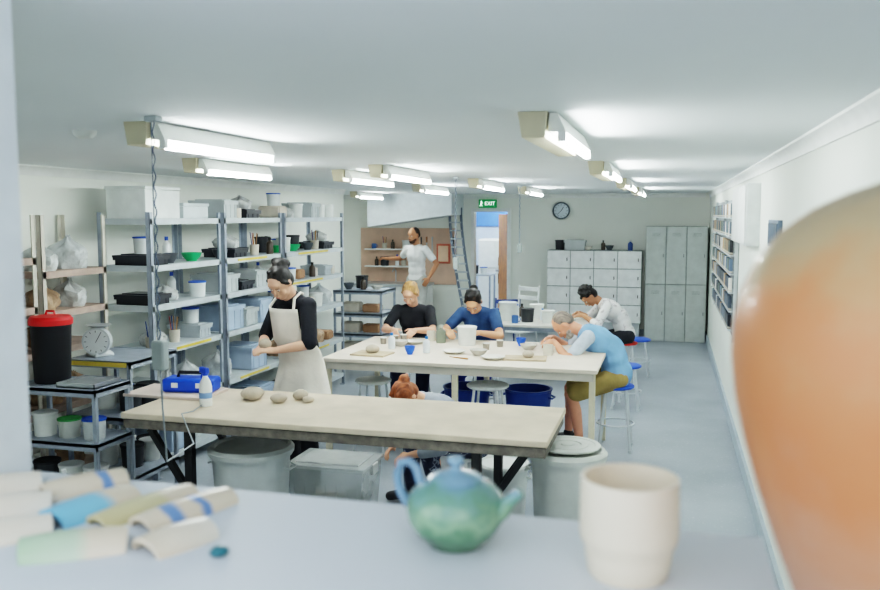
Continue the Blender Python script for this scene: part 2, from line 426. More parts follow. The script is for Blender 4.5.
# ---------------------------------------------------------------- shelving
def shelving(label, Y0, Y1, X0, X1, H, zs, postm, boardm, lips=None, items=None, group=None):
    e = T('shelving_unit', label, 'shelving', (X0, Y0, 0))
    w, d = X1-X0, Y1-Y0
    for (x, y, sx, sy) in ((0, 0, 1, 1), (w, 0, -1, 1), (0, d, 1, -1), (w, d, -1, -1)):
        m = M().box((x+sx*.002, y+sy*.018, H/2), (.004, .036, H)).box((x+sx*.018, y+sy*.002, H/2), (.036, .004, H))
        m.box((x+sx*.022, y+sy*.022, .004), (.05, .05, .008))
        part(e, 'post', m, postm)
    for i, z in enumerate(zs):
        m = M().box((w/2, d/2, z-.008), (w-.012, d-.012, .016)).box((w-.005, d/2, z-.02), (.01, d-.012, .045)).box((w/2, .012, z-.02), (w-.02, .01, .045)).box((w/2, d-.012, z-.02), (w-.02, .01, .045))
        part(e, 'shelf_board', m, boardm)
        if lips and lips[i]: part(e, 'label_strip', M().box((w+.003, d*(.35+.1*(i % 3)), z-.018), (.004, d*.5, .02)), lips[i], 'coloured label strip on shelf edge')
    for i, z in enumerate(zs):
        gap = (zs[i+1]-z-.05) if i+1 < len(zs) else .3
        fill(Y0+.05, Y1-.05, X0+.02, X1, z, gap, items[i], group or 'things on the shelving')
    return e
zs = [.14, .56, .98, 1.32, 1.62, 1.97]
mixA = [['cl', 'bgw', 'tlw', 'tk'], ['cg', 'tlw', 'bgw', 'bgx'], ['bgw', 'bgx', 'bgb', 'bgs', 'tp', 'cs'], ['bgs', 'tb', 'tg', 'mb', 'bw', 'bgw', 'tp', 'cb'], ['gb', 'tb', 'kb', 'mw', 'bk', 'tp', 'cb', 'tk'], []]
shelving('galvanised steel shelving unit crowded with pottery supplies', 5.54, 6.57, -4.15, -3.7, 2.02, zs, GALV, GREYP, [None, None, YEL, None, None, None], mixA)
mixB = [['cl', 'bgb'], ['cl', 'tlw', 'bgw'], ['cl', 'cg', 'bgw', 'bgx'], ['bgw', 'cg', 'bgs', 'cb'], ['tw', 'mb', 'tg', 'cb', 'tp', 'kb', 'bk'], ['mw', 'cg', 'cb', 'ck']]
shelving('galvanised steel shelving unit holding plastic boxes', 6.63, 7.76, -4.15, -3.7, 2.02, zs, GALV, GREYP, [None, YEL, None, None, YEL, None], mixB)
mixC = [['cl', 'bgb', 'tk'], ['ck', 'ct', 'bgb', 'cl'], ['ck', 'tw', 'bgw', 'bgb'], ['bk', 'tb', 'mw', 'tk', 'ct', 'cs'], ['gb', 'tw', 'mb', 'cb', 'kb', 'tp'], ['ck', 'cg', 'bgs', 'tw']]
shelving('galvanised steel shelving unit holding clay and glazes', 7.82, 9.4, -4.15, -3.7, 2.02, zs, GALV, GREYP, [None, YEL, None, YEL, YEL, None], mixC)
BRN = mat((176, 156, 144), .6, var=.1)
shelving('cream slotted rack full of wrapped pots near wall', 4.75, 5.42, -4.37, -3.99, 2.0, [.2, .7, 1.1, 1.35, 1.62], CREAM, BRN, None,
         [['bgb', 'tw'], ['bgw', 'bgb'], ['bgx', 'bgb', 'bgs'], ['bgx', 'bgb'], ['bgw', 'bgx']])
shelving('cream slotted rack stacked with bags and bowls', 4.0, 4.68, -4.37, -3.97, 2.0, [.2, .7, 1.1, 1.4, 1.72], CREAM, BRN, None,
         [['bgb', 'tk'], ['bgw', 'bgb'], ['bgx', 'bgs'], ['bgw', 'bgx'], ['bgw', 'bgx']])
def carton(loc, d, c, label):
    e = T('storage_carton', label, 'box', loc)
    part(e, 'body', M().box((0, 0, d[2]/2), d), mat(c, .6), bevel=.006)
    part(e, 'lid', M().box((0, 0, d[2]+.012), (d[0]+.012, d[1]+.012, .024)), mat(c, .55), bevel=.004)
carton((-3.94, 5.83, 1.971), (.34, .46, .22), (220, 226, 224), 'tall white carton on top of shelving')
carton((-3.94, 6.32, 1.971), (.32, .38, .10), (206, 216, 218), 'shallow white plastic case on top of shelving')

# ---------------------------------------------------------------- trolleys at left
def trolley(label, x0, x1, y0, y1, zs, lip=None):
    e = T('metal_trolley', label, 'trolley', (x0, y0, 0))
    w, d = x1-x0, y1-y0
    for x, y in ((.015, .015), (w-.015, .015), (.015, d-.015), (w-.015, d-.015)):
        part(e, 'leg', M().box((x, y, zs[-1]/2+.02), (.025, .025, zs[-1]-.04)), GALV)
        part(e, 'caster_wheel', M().cyl((x, y-.012, .028), (x, y+.012, .028), .028), BLACK)
    for i, z in enumerate(zs):
        m = M().box((w/2, d/2, z-.01), (w, d, .02)).box((w/2, .006, z-.02), (w, .012, .05)).box((w-.006, d/2, z-.02), (.012, d, .05)).box((w/2, d-.006, z-.02), (w, .012, .05))
        part(e, 'shelf', m, GALV)
        if lip and lip[i]: part(e, 'label_strip', M().box((w/2, -.003, z-.02), (w*.9, .004, .03)), lip[i], 'yellow strip on shelf edge')
    return e
trolley('galvanised trolley holding a dustbin and paint tins', -3.92, -3.3, 4.33, 4.68, [.3, .62, .95], [None, None, None])
trolley('galvanised trolley carrying a kitchen scale', -3.93, -3.42, 4.85, 5.4, [.25, .65, 1.03], [None, None, YEL])
for i, x in enumerate((-3.78, -3.6, -3.42)):
    place(('tw', 'tg', 'tb')[i], (x, 4.47, .62), 0, 'tubs on the trolley')
    place(('tk', 'tw', 'tw')[i], (x, 4.47, .3), 0, 'tubs on the trolley')
for i, (x, y) in enumerate(((-3.8, 5.1), (-3.6, 5.1), (-3.8, 5.3), (-3.58, 5.28))):
    place(('tw', 'tk', 'tb', 'tk')[i], (x, y, .65), 0, 'tubs on the trolley')
    place(('tw', 'tk', 'tw', 'tw')[i], (x, y, .25), 0, 'tubs on the trolley')
e = T('dustbin', 'black plastic dustbin with bright red lid', 'bin', (-3.75, 4.52, .95)); e.scale = (.9, .9, 1.02)
part(e, 'body', M().lathe([(0, 0), (.115, 0), (.12, .01), (.135, .35), (.14, .36), (0, .36)]), BLACK)
part(e, 'lid', M().lathe([(0, .36), (.145, .36), (.147, .39), (.13, .41), (.05, .418), (0, .418)]).tube([(-.04, 0, .41), (-.03, 0, .44), (.03, 0, .44), (.04, 0, .41)], .008), RED, 'red domed lid')
e = T('tray', 'shallow grey metal tray on trolley', 'tray', (-3.47, 4.5, .95))
part(e, 'base', M().box((0, 0, .004), (.27, .26, .008)).box((0, -.127, .015), (.27, .006, .03)).box((0, .127, .015), (.27, .006, .03)).box((-.132, 0, .015), (.006, .26, .03)).box((.132, 0, .015), (.006, .26, .03)), STEEL)
part(e, 'cloth', M().box((0, 0, .018), (.24, .22, .018)), mat((120, 125, 128), .9), bevel=.008)
e = T('dial_scale', 'white mechanical dial scale with round face', 'scale', (-3.79, 5.04, 1.03), .35)
part(e, 'base', M().lathe([(0, 0), (.10, 0), (.10, .02), (.06, .05), (.045, .14), (0, .14)], 4), mat((200, 205, 205), .4), bevel=.008)
part(e, 'dial', M().cyl((0, -.08, .11), (0, -.02, .11), .094, n=32), mat((190, 196, 198), .4))
mk = M().cyl((0, -.083, .11), (0, -.080, .11), .082, n=32)
for i in range(12):
    a = 2*pi*i/12; mk.box((.070*sin(a), -.084, .11+.070*cos(a)), (.004, .002, .014), rot=Matrix.Rotation(a, 3, 'Y'), mi=1)
part(e, 'dial_face', mk, [mat((214, 218, 218), .3), DARK])
part(e, 'pointer', M().box((.016, -.085, .135), (.004, .002, .07), rot=Matrix.Rotation(.5, 3, 'Y')), DARK)
part(e, 'pan', M().lathe([(0, .2), (.05, .2), (.085, .215), (.082, .218), (.05, .206), (0, .206)]).cyl((0, 0, .13), (0, 0, .203), .018), STEEL)

# ---------------------------------------------------------------- tables
def near_table():
    e = T('worktable', 'long canvas-topped worktable on black steel trestles', 'table', (-1.83, 4.66, 0))
    part(e, 'table_top', M().box((0, 0, .832), (2.5, .80, .036)), CANVAS, bevel=.006)
    part(e, 'under_rail', M().box((0, 0, .785), (2.48, .78, .055)), mat((120, 114, 106), .8, var=.2, scale=20, bump=.4), 'rough clay-stained plywood edge', bevel=.004)
    for sx in (-1, 1):
        for sy in (-1, 1):
            part(e, 'leg', M().box((sx*.86, sy*.3, .375), (.05, .05, .75)), BLACK, bevel=.004)
            q = M(); a = V((sx*.86, sy*.3, .35)); b = V((sx*1.12, sy*.3, .74)); d = (b-a)
            q.box((a+b)/2, (.035, .035, d.length), rot=V((0, 0, 1)).rotation_difference(d.normalized()).to_matrix())
            part(e, 'brace', q, BLACK)
        part(e, 'stretcher', M().box((sx*.86, 0, .2), (.035, .56, .035)), BLACK)
near_table()
def mid_table():
    e = T('worktable', 'large cream worktable with slender white legs', 'table', (-1.6, 7.0, 0))
    part(e, 'table_top', M().box((0, 0, .835), (2.2, 1.3, .03)), mat((226, 215, 200), .7, var=.05, scale=4), bevel=.004)
    part(e, 'apron_rail', M().box((0, -.62, .79), (2.14, .03, .06)), mat((206, 200, 188), .6))
    part(e, 'apron_rail', M().box((0, .62, .79), (2.14, .03, .06)), mat((206, 200, 188), .6))
    for x in (-1.06, 0, 1.06):
        for y in (-.6, .6):
            part(e, 'leg', M().box((x, y, .41), (.045, .045, .82)), mat((222, 214, 190), .6), bevel=.004)
mid_table()
def back_table():
    e = T('worktable', 'small pale worktable cluttered with pots', 'table', (-1.5, 10.2, 0))
    part(e, 'table_top', M().box((0, 0, .735), (1.2, 1.2, .03)), mat((215, 212, 204), .7), bevel=.004)
    for x in (-.55, .55):
        for y in (-.55, .55):
            part(e, 'leg', M().box((x, y, .36), (.04, .04, .72)), GALV)
    for y in (-.56, .56): part(e, 'apron_rail', M().box((0, y, .70), (1.1, .02, .05)), GALV)
back_table()

# ---------------------------------------------------------------- stools and chairs
def stool(loc, h, seatc, label, legm=None, r=.155, rz=0):
    e = T('stool', label, 'stool', loc, rz, 'studio stools')
    legm = legm or mat((214, 220, 224), .35, .1)
    part(e, 'seat', M().lathe([(0, h-.03), (r*.92, h-.03), (r, h-.02), (r, h-.008), (r*.9, h), (0, h-.004)], 28), mat(seatc, .45))
    for i in range(4):
        a = pi/4+i*pi/2
        p1 = V((cos(a)*r*.75, sin(a)*r*.75, h-.03)); p2 = V((cos(a)*r*1.2, sin(a)*r*1.2, .012))
        part(e, 'leg', M().cyl(p2, p1, .011).cyl(p2-V((0, 0, .012)), p2+V((0, 0, .012)), .015), legm)
    z = h*.4; rr = r*(1.2-.45*z/h)
    part(e, 'foot_ring', M().tube([(rr*cos(t*pi/12), rr*sin(t*pi/12), z) for t in range(24)], .008, 6, closed=True), legm)
    return e
SB = (20, 84, 210)
stool((-.41, 8.95, 0), .46, SB, 'metal stool with bright blue round seat')
stool((-.36, 10.9, 0), .46, SB, 'metal stool with bright blue round seat')
stool((-.62, 9.35, 0), .46, SB, 'metal stool with bright blue round seat')
stool((-1.38, 6.6, 0), .66, (238, 242, 242), 'white round metal stool tucked under table', mat((236, 240, 240), .4), .17)
stool((-2.4, 6.75, 0), .62, (225, 228, 222), 'white round metal stool tucked under table')
stool((-2.42, 8.08, 0), .58, (230, 232, 232), 'white metal stool with seated person')
stool((-1.72, 8.12, 0), .58, SB, 'blue seated metal stool under sitter')
stool((-.42, 7.36, 0), .56, SB, 'blue seated metal stool under bearded man')
stool((-.5, 10.3, 0), .50, (215, 45, 30), 'metal stool with orange-red seat')
stool((-1.33, 5.76, 0), .33, (228, 230, 228), 'low white metal stool by worktable')
for x, y, rz in ((-1.68, 7.15, .1), (-1.15, 7.2, -.15)):
    e = T('open_tub', 'deep blue open plastic tub under worktable', 'tub', (x, y, 0), rz, 'blue tubs under the worktable')
    part(e, 'body', M().lathe([(0, 0), (.15, 0), (.16, .01), (.20, .5), (.21, .51), (.21, .52), (.19, .52), (.15, .02), (0, .02)], 32), mat((34, 74, 160), .4))
    for s in (-1, 1): part(e, 'handle', M().tube([(s*.19, -.05, .46), (s*.225, -.04, .45), (s*.225, .04, .45), (s*.19, .05, .46)], .008), mat((34, 74, 160), .4))
def chair(loc, rz, label, c=(234, 238, 238), H=.82):
    e = T('chair', label, 'chair', loc, rz, 'tubular chairs')
    m = mat(c, .4)
    part(e, 'seat', M().box((0, 0, .45), (.38, .38, .025)), m, bevel=.01)
    for x in (-.17, .17):
        part(e, 'leg', M().cyl((x, .17, .44), (x*1.1, .2, 0), .011), m)
        part(e, 'leg', M().cyl((x, -.17, .44), (x*1.1, -.21, 0), .011), m)
        part(e, 'back_post', M().tube([(x, -.17, .44), (x, -.19, .6), (x, -.22, H)], .011), m)
    for k in (.05, .17): part(e, 'back_slat', M().box((0, -.195-.02*(.2-k)/.2, H-k), (.34, .012, .055)), m, bevel=.004)
chair((-2.95, 3.55, 0), .15, 'white tubular metal chair beside worktable', H=.80)
chair((-1.32, 3.62, 0), -.1, 'white tubular metal chair beside worktable', H=.66)
chair((-1.95, 11.3, 0), 2.6, 'white slat-back chair near doorway', H=1.05)
chair((-2.25, 11.9, 0), .4, 'blue plastic chair by the doorway', (50, 70, 130), H=.85)

# ---------------------------------------------------------------- under-table bins
def bin_(loc, r, h, c, lidc, label):
    e = T('lidded_bin', label, 'bin', loc)
    part(e, 'body', M().lathe([(0, 0), (r*.82, 0), (r*.84, .01), (r*.97, h*.9), (r*1.03, h*.905), (r*1.03, h*.93), (0, h*.93)], 36), mat(c, .5))
    part(e, 'lid', M().lathe([(0, h*.93), (r*1.07, h*.93), (r*1.08, h*.97), (r*1.0, h), (r*.92, h), (r*.88, h*.98), (0, h*.98)], 36), mat(lidc, .5))
    for s in (-1, 1): part(e, 'handle', M().tube([(s*r*.98, -.05, h*.82), (s*r*1.12, -.04, h*.8), (s*r*1.12, .04, h*.8), (s*r*.98, .05, h*.82)], .008), mat(c, .5))
bin_((-.54, 4.82, 0), .21, .67, (214, 218, 214), (218, 222, 216), 'round pale grey lidded clay bin')
e = T('banding_wheel', 'round ringed turntable disc resting on bin lid', 'pottery wheel', (-.54, 4.82, .672))
part(e, 'base', M().lathe([(0, 0), (.10, 0), (.10, .008), (.03, .012), (0, .012)]), STEEL)
part(e, 'wheel_head', M().lathe([(0, .012), (.185, .012), (.19, .018), (.185, .024), (.16, .024), (.155, .020), (.12, .020), (.115, .025), (.08, .025), (.075, .020), (.04, .020), (.035, .026), (0, .026)], 40), mat((206, 209, 203), .45))
bin_((-2.42, 4.6, 0), .24, .62, (206, 212, 213), (210, 215, 214), 'large pale grey lidded bin under worktable')
bin_((-1.0, 5.3, 0), .16, .42, (214, 219, 218), (225, 228, 226), 'short white lidded bucket behind worktable')
def clear_box():
    e = T('storage_box', 'large translucent storage box with snap lid', 'box', (-2.12, 5.2, 0))
    w, d, h = .52, .38, .36; m = M()
    vs = []
    for z, k in ((0.005, .9), (h, 1)):
        for sx, sy in ((-1, -1), (1, -1), (1, 1), (-1, 1)): vs.append((sx*w/2*k, sy*d/2*k, z))
    m.add(vs, [(0, 1, 5, 4), (1, 2, 6, 5), (2, 3, 7, 6), (3, 0, 4, 7), (0, 3, 2, 1)])
    for i in range(7):
        x = -w/2*.85+w*.85*i/6; m.box((x, -d/2*.96, h*.5), (.012, .012, h*.75), rot=Matrix.Rotation(-.04, 3, 'X'))
    part(e, 'body', m, mat((225, 232, 232), .2, alpha=.38))
    part(e, 'lid', M().box((0, 0, h+.012), (w+.03, d+.03, .025)).box((0, 0, h+.03), (w-.08, d-.08, .014)), mat((230, 236, 236), .2, alpha=.45), bevel=.006)
    for s in (-1, 1): part(e, 'clip', M().box((s*(w/2+.015), 0, h-.02), (.02, .1, .07)), mat((225, 228, 228), .4), bevel=.004)
clear_box()
for x, y, k in ((-2.22, 5.2, 'ck'), (-1.99, 5.2, 'bgx')): place(k, (x, y, .007), 1.57, 'things inside the storage box')

# ---------------------------------------------------------------- things on the near table
zt = .85
top('clay_board', M().box((0, 0, .01), (.56, .34, .02)), mat((226, 208, 198), .8), 'pale plywood board lying across worktable corner', 'board', (-3.06, 4.82, zt), 0, bevel=.004)
e = T('tool_case', 'blue plastic tool case with black handle', 'tool case', (-2.96, 4.84, zt+.02), .15)
part(e, 'body', M().box((0, 0, .045), (.34, .16, .09)), BLUE, bevel=.02)
for x in (-.08, .08): part(e, 'clasp', M().box((x, -.082, .05), (.04, .012, .03)), WHITE)
part(e, 'handle', M().tube([(-.09, 0, .085), (-.08, 0, .12), (.08, 0, .12), (.09, 0, .085)], .012), BLACK)
part(e, 'side_panel', M().box((-.172, 0, .045), (.012, .12, .06)), BLACK)
e = T('spray_bottle', 'white spray bottle with blue trigger head', 'spray bottle', (-2.69, 4.55, zt), 2.6)
part(e, 'body', M().lathe([(0, 0), (.036, 0), (.038, .01), (.038, .12), (.03, .15), (.014, .18), (.014, .19), (0, .19)]), WHITE)
part(e, 'spray_head', M().box((.012, 0, .215), (.075, .03, .035)).cyl((0, 0, .185), (0, 0, .2), .018).box((.05, 0, .225), (.02, .016, .014)), BLUE, bevel=.005)
part(e, 'trigger', M().tube([(.03, 0, .2), (.045, 0, .18), (.042, 0, .15)], .006), BLUE)
part(e, 'paper_label', M().cyl((0, 0, .05), (0, 0, .085), .0388, n=24), mat((130, 165, 215), .6), 'blue paper label')
def lump(loc, r, seed, label='rounded lump of pale wet clay on worktable', c=CLAY, sq=.6):
    m = M().ell((0, 0, r*sq*.92), (r, r*.9, r*sq), n=18, m=12)
    rr = random.Random(seed); p = [rr.random()*6 for _ in range(3)]
    m.v = [(x*(1+.1*sin(3*atan2(y, x)+p[0])+.05*sin(z*60+p[1])), y*(1+.08*sin(2*atan2(y, x)+p[2])), max(0, z)) for x, y, z in m.v]
    return top('clay_lump', m, c, label, 'clay', loc, rr.random()*3, 'clay lumps')
lump((-2.50, 4.78, zt), .07, 1); lump((-2.30, 4.74, zt), .05, 2); lump((-2.21, 4.86, zt), .055, 3); lump((-2.13, 4.79, zt), .035, 4)

# ---------------------------------------------------------------- things on middle table
K_tub('pail', .085, .17, (236, 238, 234), (240, 242, 238), 'white plastic pail on worktable')
K_bowl('bcup', .045, .07, (10, 90, 215), 'small bright blue cup on worktable', 'cup')
K_bowl('plate', .1, .025, (226, 222, 212), 'pale bisque plate on worktable', 'plate')
K_bowl('bowlb', .075, .05, (200, 196, 188), 'grey unfired clay bowl on worktable')
K_bottle('sb', .03, .14, (225, 232, 236), (40, 120, 200), 'clear squeeze bottle with blue cap')
K_bottle('gj', .045, .16, (130, 136, 120), (190, 190, 180), 'tall olive glass jar on worktable')
for k, x, y in (('pail', -1.72, 7.32), ('bcup', -2.06, 6.7), ('sb', -1.95, 6.82), ('gj', -1.98, 7.4), ('plate', -1.72, 6.85), ('bowlb', -1.5, 6.8), ('plate', -1.35, 6.65), ('bowlb', -1.15, 7.2),
                ('plate', -2.2, 7.3), ('bowlb', -2.28, 7.12), ('sb', -2.3, 6.95), ('mw', -2.1, 7.5), ('bcup', -1.25, 7.4), ('mw', -.95, 6.95)):
    place(k, (x, y, .85), R.random()*.5, 'pottery things on the worktable')
K_tub('sjar', .03, .06, (150, 140, 128), (220, 220, 215), 'small lidded glaze jar on worktable')
for x, y in ((-2.4, 7.35), (-2.34, 7.42), (-2.46, 7.2), (-1.5, 7.1), (-1.42, 7.3)):
    place('sjar', (x, y, .85), 0, 'small glaze jars')
def ware_board(x, y, w, d, rz, z=.85):
    top('ware_board', M().box((0, 0, .007), (w, d, .014)), mat((190, 172, 146), .8, var=.1), 'thin wooden ware board lying on worktable', 'board', (x, y, z), rz, 'ware boards', bevel=.002)
ware_board(-1.1, 6.72, .34, .22, .1); ware_board(-2.36, 6.62, .3, .24, -.1)
lump((-1.08, 6.72, .864), .05, 9); lump((-2.36, 6.62, .864), .06, 10)
top('modelling_tool', M().cyl((0, -.09, .008), (0, .09, .008), .007, .003), mat((170, 120, 70), .6), 'wooden clay modelling tool on worktable', 'tool', (-1.62, 6.6, .85), 1.2)
for k, x, y in (('tlw', -1.85, 10.0), ('tk', -1.6, 9.9), ('tw', -1.35, 9.85), ('bowlb', -1.1, 9.85), ('gb', -1.2, 10.2), ('pail', -1.55, 10.3), ('bk', -1.75, 10.4), ('sb', -1.45, 10.1), ('plate', -1.3, 10.5), ('mb', -1.72, 9.75), ('tb', -1.9, 10.6)):
    place(k, (x, y, .75), 0, 'pottery things on the small table')

# ---------------------------------------------------------------- back wall things
def lockers(label, x0, y0, cols, rows, cw, ch, depth, m, z0=.0, vent=False):
    e = T('locker_cabinet', label, 'lockers', (x0, y0, 0))
    W, H = cols*cw, rows*ch
    part(e, 'body', M().box((W/2, depth/2+.01, z0+H/2), (W, depth-.02, H)), mat((150, 160, 160), .5) if not vent else mat((150, 158, 156), .5))
    if z0 > .05: part(e, 'plinth', M().box((W/2, depth/2, z0/2), (W-.04, depth-.06, z0)), GREYP)
    for i in range(cols):
        for j in range(rows):
            cx, cz = cw*(i+.5), z0+ch*(j+.5)
            q = M().box((cx, 0, cz), (cw-.012, .018, ch-.014))
            if not vent: q.box((cx, -.011, cz), (cw-.07, .005, ch-.07))
            d = part(e, 'door', q, m, bevel=.003)
            hm = M().box((cx+cw*.36, -.018, cz), (.012, .018, .05))
            obj('handle', hm.mesh('handle', DARK if not vent else mat((120, 126, 126), .4)), d)
            if vent:
                vm = M()
                for k in range(3): vm.box((cx, -.0095, cz+ch*.36+.02*k-.02), (cw*.4, .002, .005))
                obj('vent_slots', vm.mesh('vent_slots', mat((130, 138, 138), .5)), d)
    return e
lockers('block of white square-doored lockers', -1.93, 13.9, 4, 4, .375, .29, .45, mat((240, 243, 243), .45), z0=.27)
lockers('tall grey-green steel locker cabinet', -.37, 13.9, 3, 2, .31, .91, .47, mat((186, 194, 191), .5), vent=True)
for i, (x, k) in enumerate(((-1.75, 'tk'), (-1.3, 'wb'), (-1.05, 'bk'), (-.95, 'kb'), (-.62, 'bb'), (-1.5, 'cg'))):
    place(k, (x, 14.1, 1.43), 0, 'things on top of the lockers')
e = T('wall_clock', 'round wall clock with dark rim and white face', 'clock', (-1.77, YB-.001, 2.07))
part(e, 'case', M().cyl((0, 0, 0), (0, -.035, 0), .145, n=40), mat((80, 92, 104), .4))
part(e, 'clock_face', M().cyl((0, -.03, 0), (0, -.04, 0), .12, n=40), mat((205, 218, 225), .3))
q = M()
for i in range(12):
    a = i*pi/6; q.box((.10*sin(a), -.042, .10*cos(a)), (.008, .004, .02), rot=Matrix.Rotation(a, 3, 'Y'))
part(e, 'hour_marks', q, DARK)
q = M().box((.02, -.044, .03), (.009, .003, .08), rot=Matrix.Rotation(.5, 3, 'Y')); part(e, 'hour_hand', q, BLACK)
q = M().box((-.03, -.046, -.03), (.006, .003, .11), rot=Matrix.Rotation(.8, 3, 'Y')); part(e, 'minute_hand', q, BLACK)
e = T('exit_sign', 'green illuminated exit sign above doorway', 'sign', (-3.02, YB-.001, 2.19)); e.scale = (.92, 1, .92)
part(e, 'sign_box', M().box((0, -.03, 0), (.33, .06, .15)), mat((10, 130, 70), .4, emit=.25, var=0), bevel=.004)
cu = bpy.data.curves.new('sign_text', 'FONT'); cu.body = 'EXIT'; cu.size = .095; cu.align_x = 'CENTER'; cu.align_y = 'CENTER'; cu.extrude = .002
to = bpy.data.objects.new('tmp', cu); COL.objects.link(to)
bpy.context.view_layer.update()
me = bpy.data.meshes.new_from_object(to.evaluated_get(bpy.context.evaluated_depsgraph_get())); bpy.data.objects.remove(to)
WE = mat((235, 250, 240), .5, emit=1.0, var=0)
me.materials.clear(); me.materials.append(WE)
o = obj('sign_text', me, e, (.045, -.063, 0)); o.rotation_euler = (pi/2, 0, 0)
q = M().ell((-.115, -.063, .042), (.013, .003, .013)).box((-.118, -.063, .012), (.018, .004, .042), rot=Matrix.Rotation(.2, 3, 'Y'))
q.box((-.108, -.063, -.028), (.011, .004, .046), rot=Matrix.Rotation(-.5, 3, 'Y')).box((-.132, -.063, -.026), (.011, .004, .046), rot=Matrix.Rotation(.6, 3, 'Y')).box((-.10, -.063, .016), (.032, .004, .008), rot=Matrix.Rotation(.4, 3, 'Y'))
part(e, 'running_figure', q, WE, 'white running figure symbol')
e = T('tool_board', 'tan pinboard panel with hanging tools and shelf', 'pinboard', (-4.45, YB-.001, 0))
part(e, 'board', M().box((0, -.015, 1.28), (1.75, .03, .98)), mat((208, 178, 158), .8, var=.1, scale=3), bevel=.003)
part(e, 'shelf', M().box((-.3, -.1, 1.1), (.9, .18, .02)), WHITE)
part(e, 'shelf', M().box((-.3, -.1, 1.4), (.9, .18, .02)), WHITE)
for i, (x, z, k) in enumerate(((-5.0, 1.11, 'bk'), (-4.85, 1.11, 'tk'), (-4.62, 1.11, 'bw'), (-4.5, 1.11, 'tp'), (-5.05, 1.41, 'mb'), (-4.85, 1.41, 'tp'), (-4.7, 1.41, 'bk'), (-4.45, 1.41, 'tw'))):
    place(k, (x, YB-.11, z), 0, 'bottles on the tool board')
for i, (x, l, c) in enumerate(((-4.2, .26, (60, 60, 66)), (-4.1, .2, (150, 96, 52)), (-4.0, .3, (190, 196, 200)), (-3.62, .24, (70, 74, 80)))):
    e = T('hand_tool', 'slim hand tool hanging on the pinboard', 'tool', (x, YB-.045, 1.62), 0, 'tools hanging on the board')
    part(e, 'grip', M().cyl((0, 0, 0), (0, 0, -l*.5), .014, .011), mat(c, .5))
    part(e, 'blade', M().box((0, 0, -l*.75), (.022, .006, l*.5)), STEEL)
e = T('picture_frame', 'red and cream framed notice on pinboard', 'picture', (-3.80, YB-.033, 1.33))
part(e, 'frame', M().box((0, -.01, 0), (.24, .02, .34)), mat((190, 100, 78), .6), bevel=.003)
part(e, 'paper', M().box((0, -.022, 0), (.18, .004, .27)), mat((226, 196, 168), .7))
e = T('staircase', 'curving grey metal stair with open treads beside doorway', 'stairs', (0, 0, 0))
RA = mat((120, 132, 148), .5, .3); RB = mat((196, 204, 210), .5)
def sp(t, off):
    x = -3.46+.50*(1-t)**1.4; y = 14.25-.62*(1-t)
    return V((x-off, y, 2.12*t))
for off in (0, .2):
    part(e, 'stringer', M().tube([sp(i/14, off) for i in range(15)], .024, 8), RA)
part(e, 'handrail', M().tube([sp(i/14, -.02)+V((.0, -.05, .0)) for i in range(15)], .012, 8), RA)
for i in range(15):
    t = (i+.6)/15.4
    part(e, 'tread', M().box((sp(t, 0)+sp(t, .2))/2, (.2, .12, .022)), RB)
e = T('sink_bench', 'white bench with steel basin and tap', 'sink', (-4.7, 13.95, 0))
part(e, 'cabinet', M().box((0, .02, .4), (1.5, .5, .8)), WHITE, bevel=.004)
part(e, 'bench_top', M().box((0, 0, .82), (1.54, .56, .04)), STEEL, bevel=.004)
part(e, 'tap', M().tube([(.1, .2, .84), (.1, .2, 1.03), (.1, .1, 1.07), (.1, .02, 1.03)], .012), STEEL)
trolley('dark wheeled rack loaded with clay boards and tools', -3.98, -3.35, 9.75, 10.3, [.3, .55, .8, 1.08], None)
for z in (.3, .55, .8):
    for x, k in ((-3.82, 'ck'), (-3.55, 'ct')): place(k, (x, 9.98, z), 0, 'clay blocks on the rack')
for x, y, k in ((-3.85, 9.95, 'kb'), (-3.66, 9.95, 'bk'), (-3.5, 10.0, 'bowlb'), (-3.75, 10.15, 'tk')): place(k, (x, y, 1.08), 0, 'pots on the rack')
e = T('fridge', 'white upright fridge in the adjoining room', 'fridge', (-3.58, 17.6, 0))
part(e, 'body', M().box((0, 0, .75), (.5, .6, 1.5)), WHITE, bevel=.02)
part(e, 'door', M().box((0, -.32, .45), (.48, .05, .86)), WHITE, bevel=.01); part(e, 'door', M().box((0, -.32, 1.2), (.48, .05, .56)), WHITE, bevel=.01)
for z, l in ((.7, .2), (1.05, .16)): part(e, 'handle', M().box((.19, -.36, z), (.02, .03, l)), DARK)
e = T('side_table', 'small grey steel bench in adjoining room', 'table', (-3.45, 15.8, 0))
part(e, 'table_top', M().box((0, 0, .88), (.5, .5, .03)), STEEL)
for x in (-.22, .22):
    for y in (-.22, .22): part(e, 'leg', M().box((x, y, .43), (.03, .03, .87)), GALV)
for x, k in ((-3.56, 'tk'), (-3.38, 'tb')): place(k, (x, 15.75, .895), 0, 'tubs on the side table')
top('wall_panel', M().box((0, 0, 0), (1.1, .03, .34)), mat((96, 140, 232), .5, var=.05), 'blue panel fixed high on hallway wall', 'panel', (-3.9, 18.37, 1.92), bevel=.004)

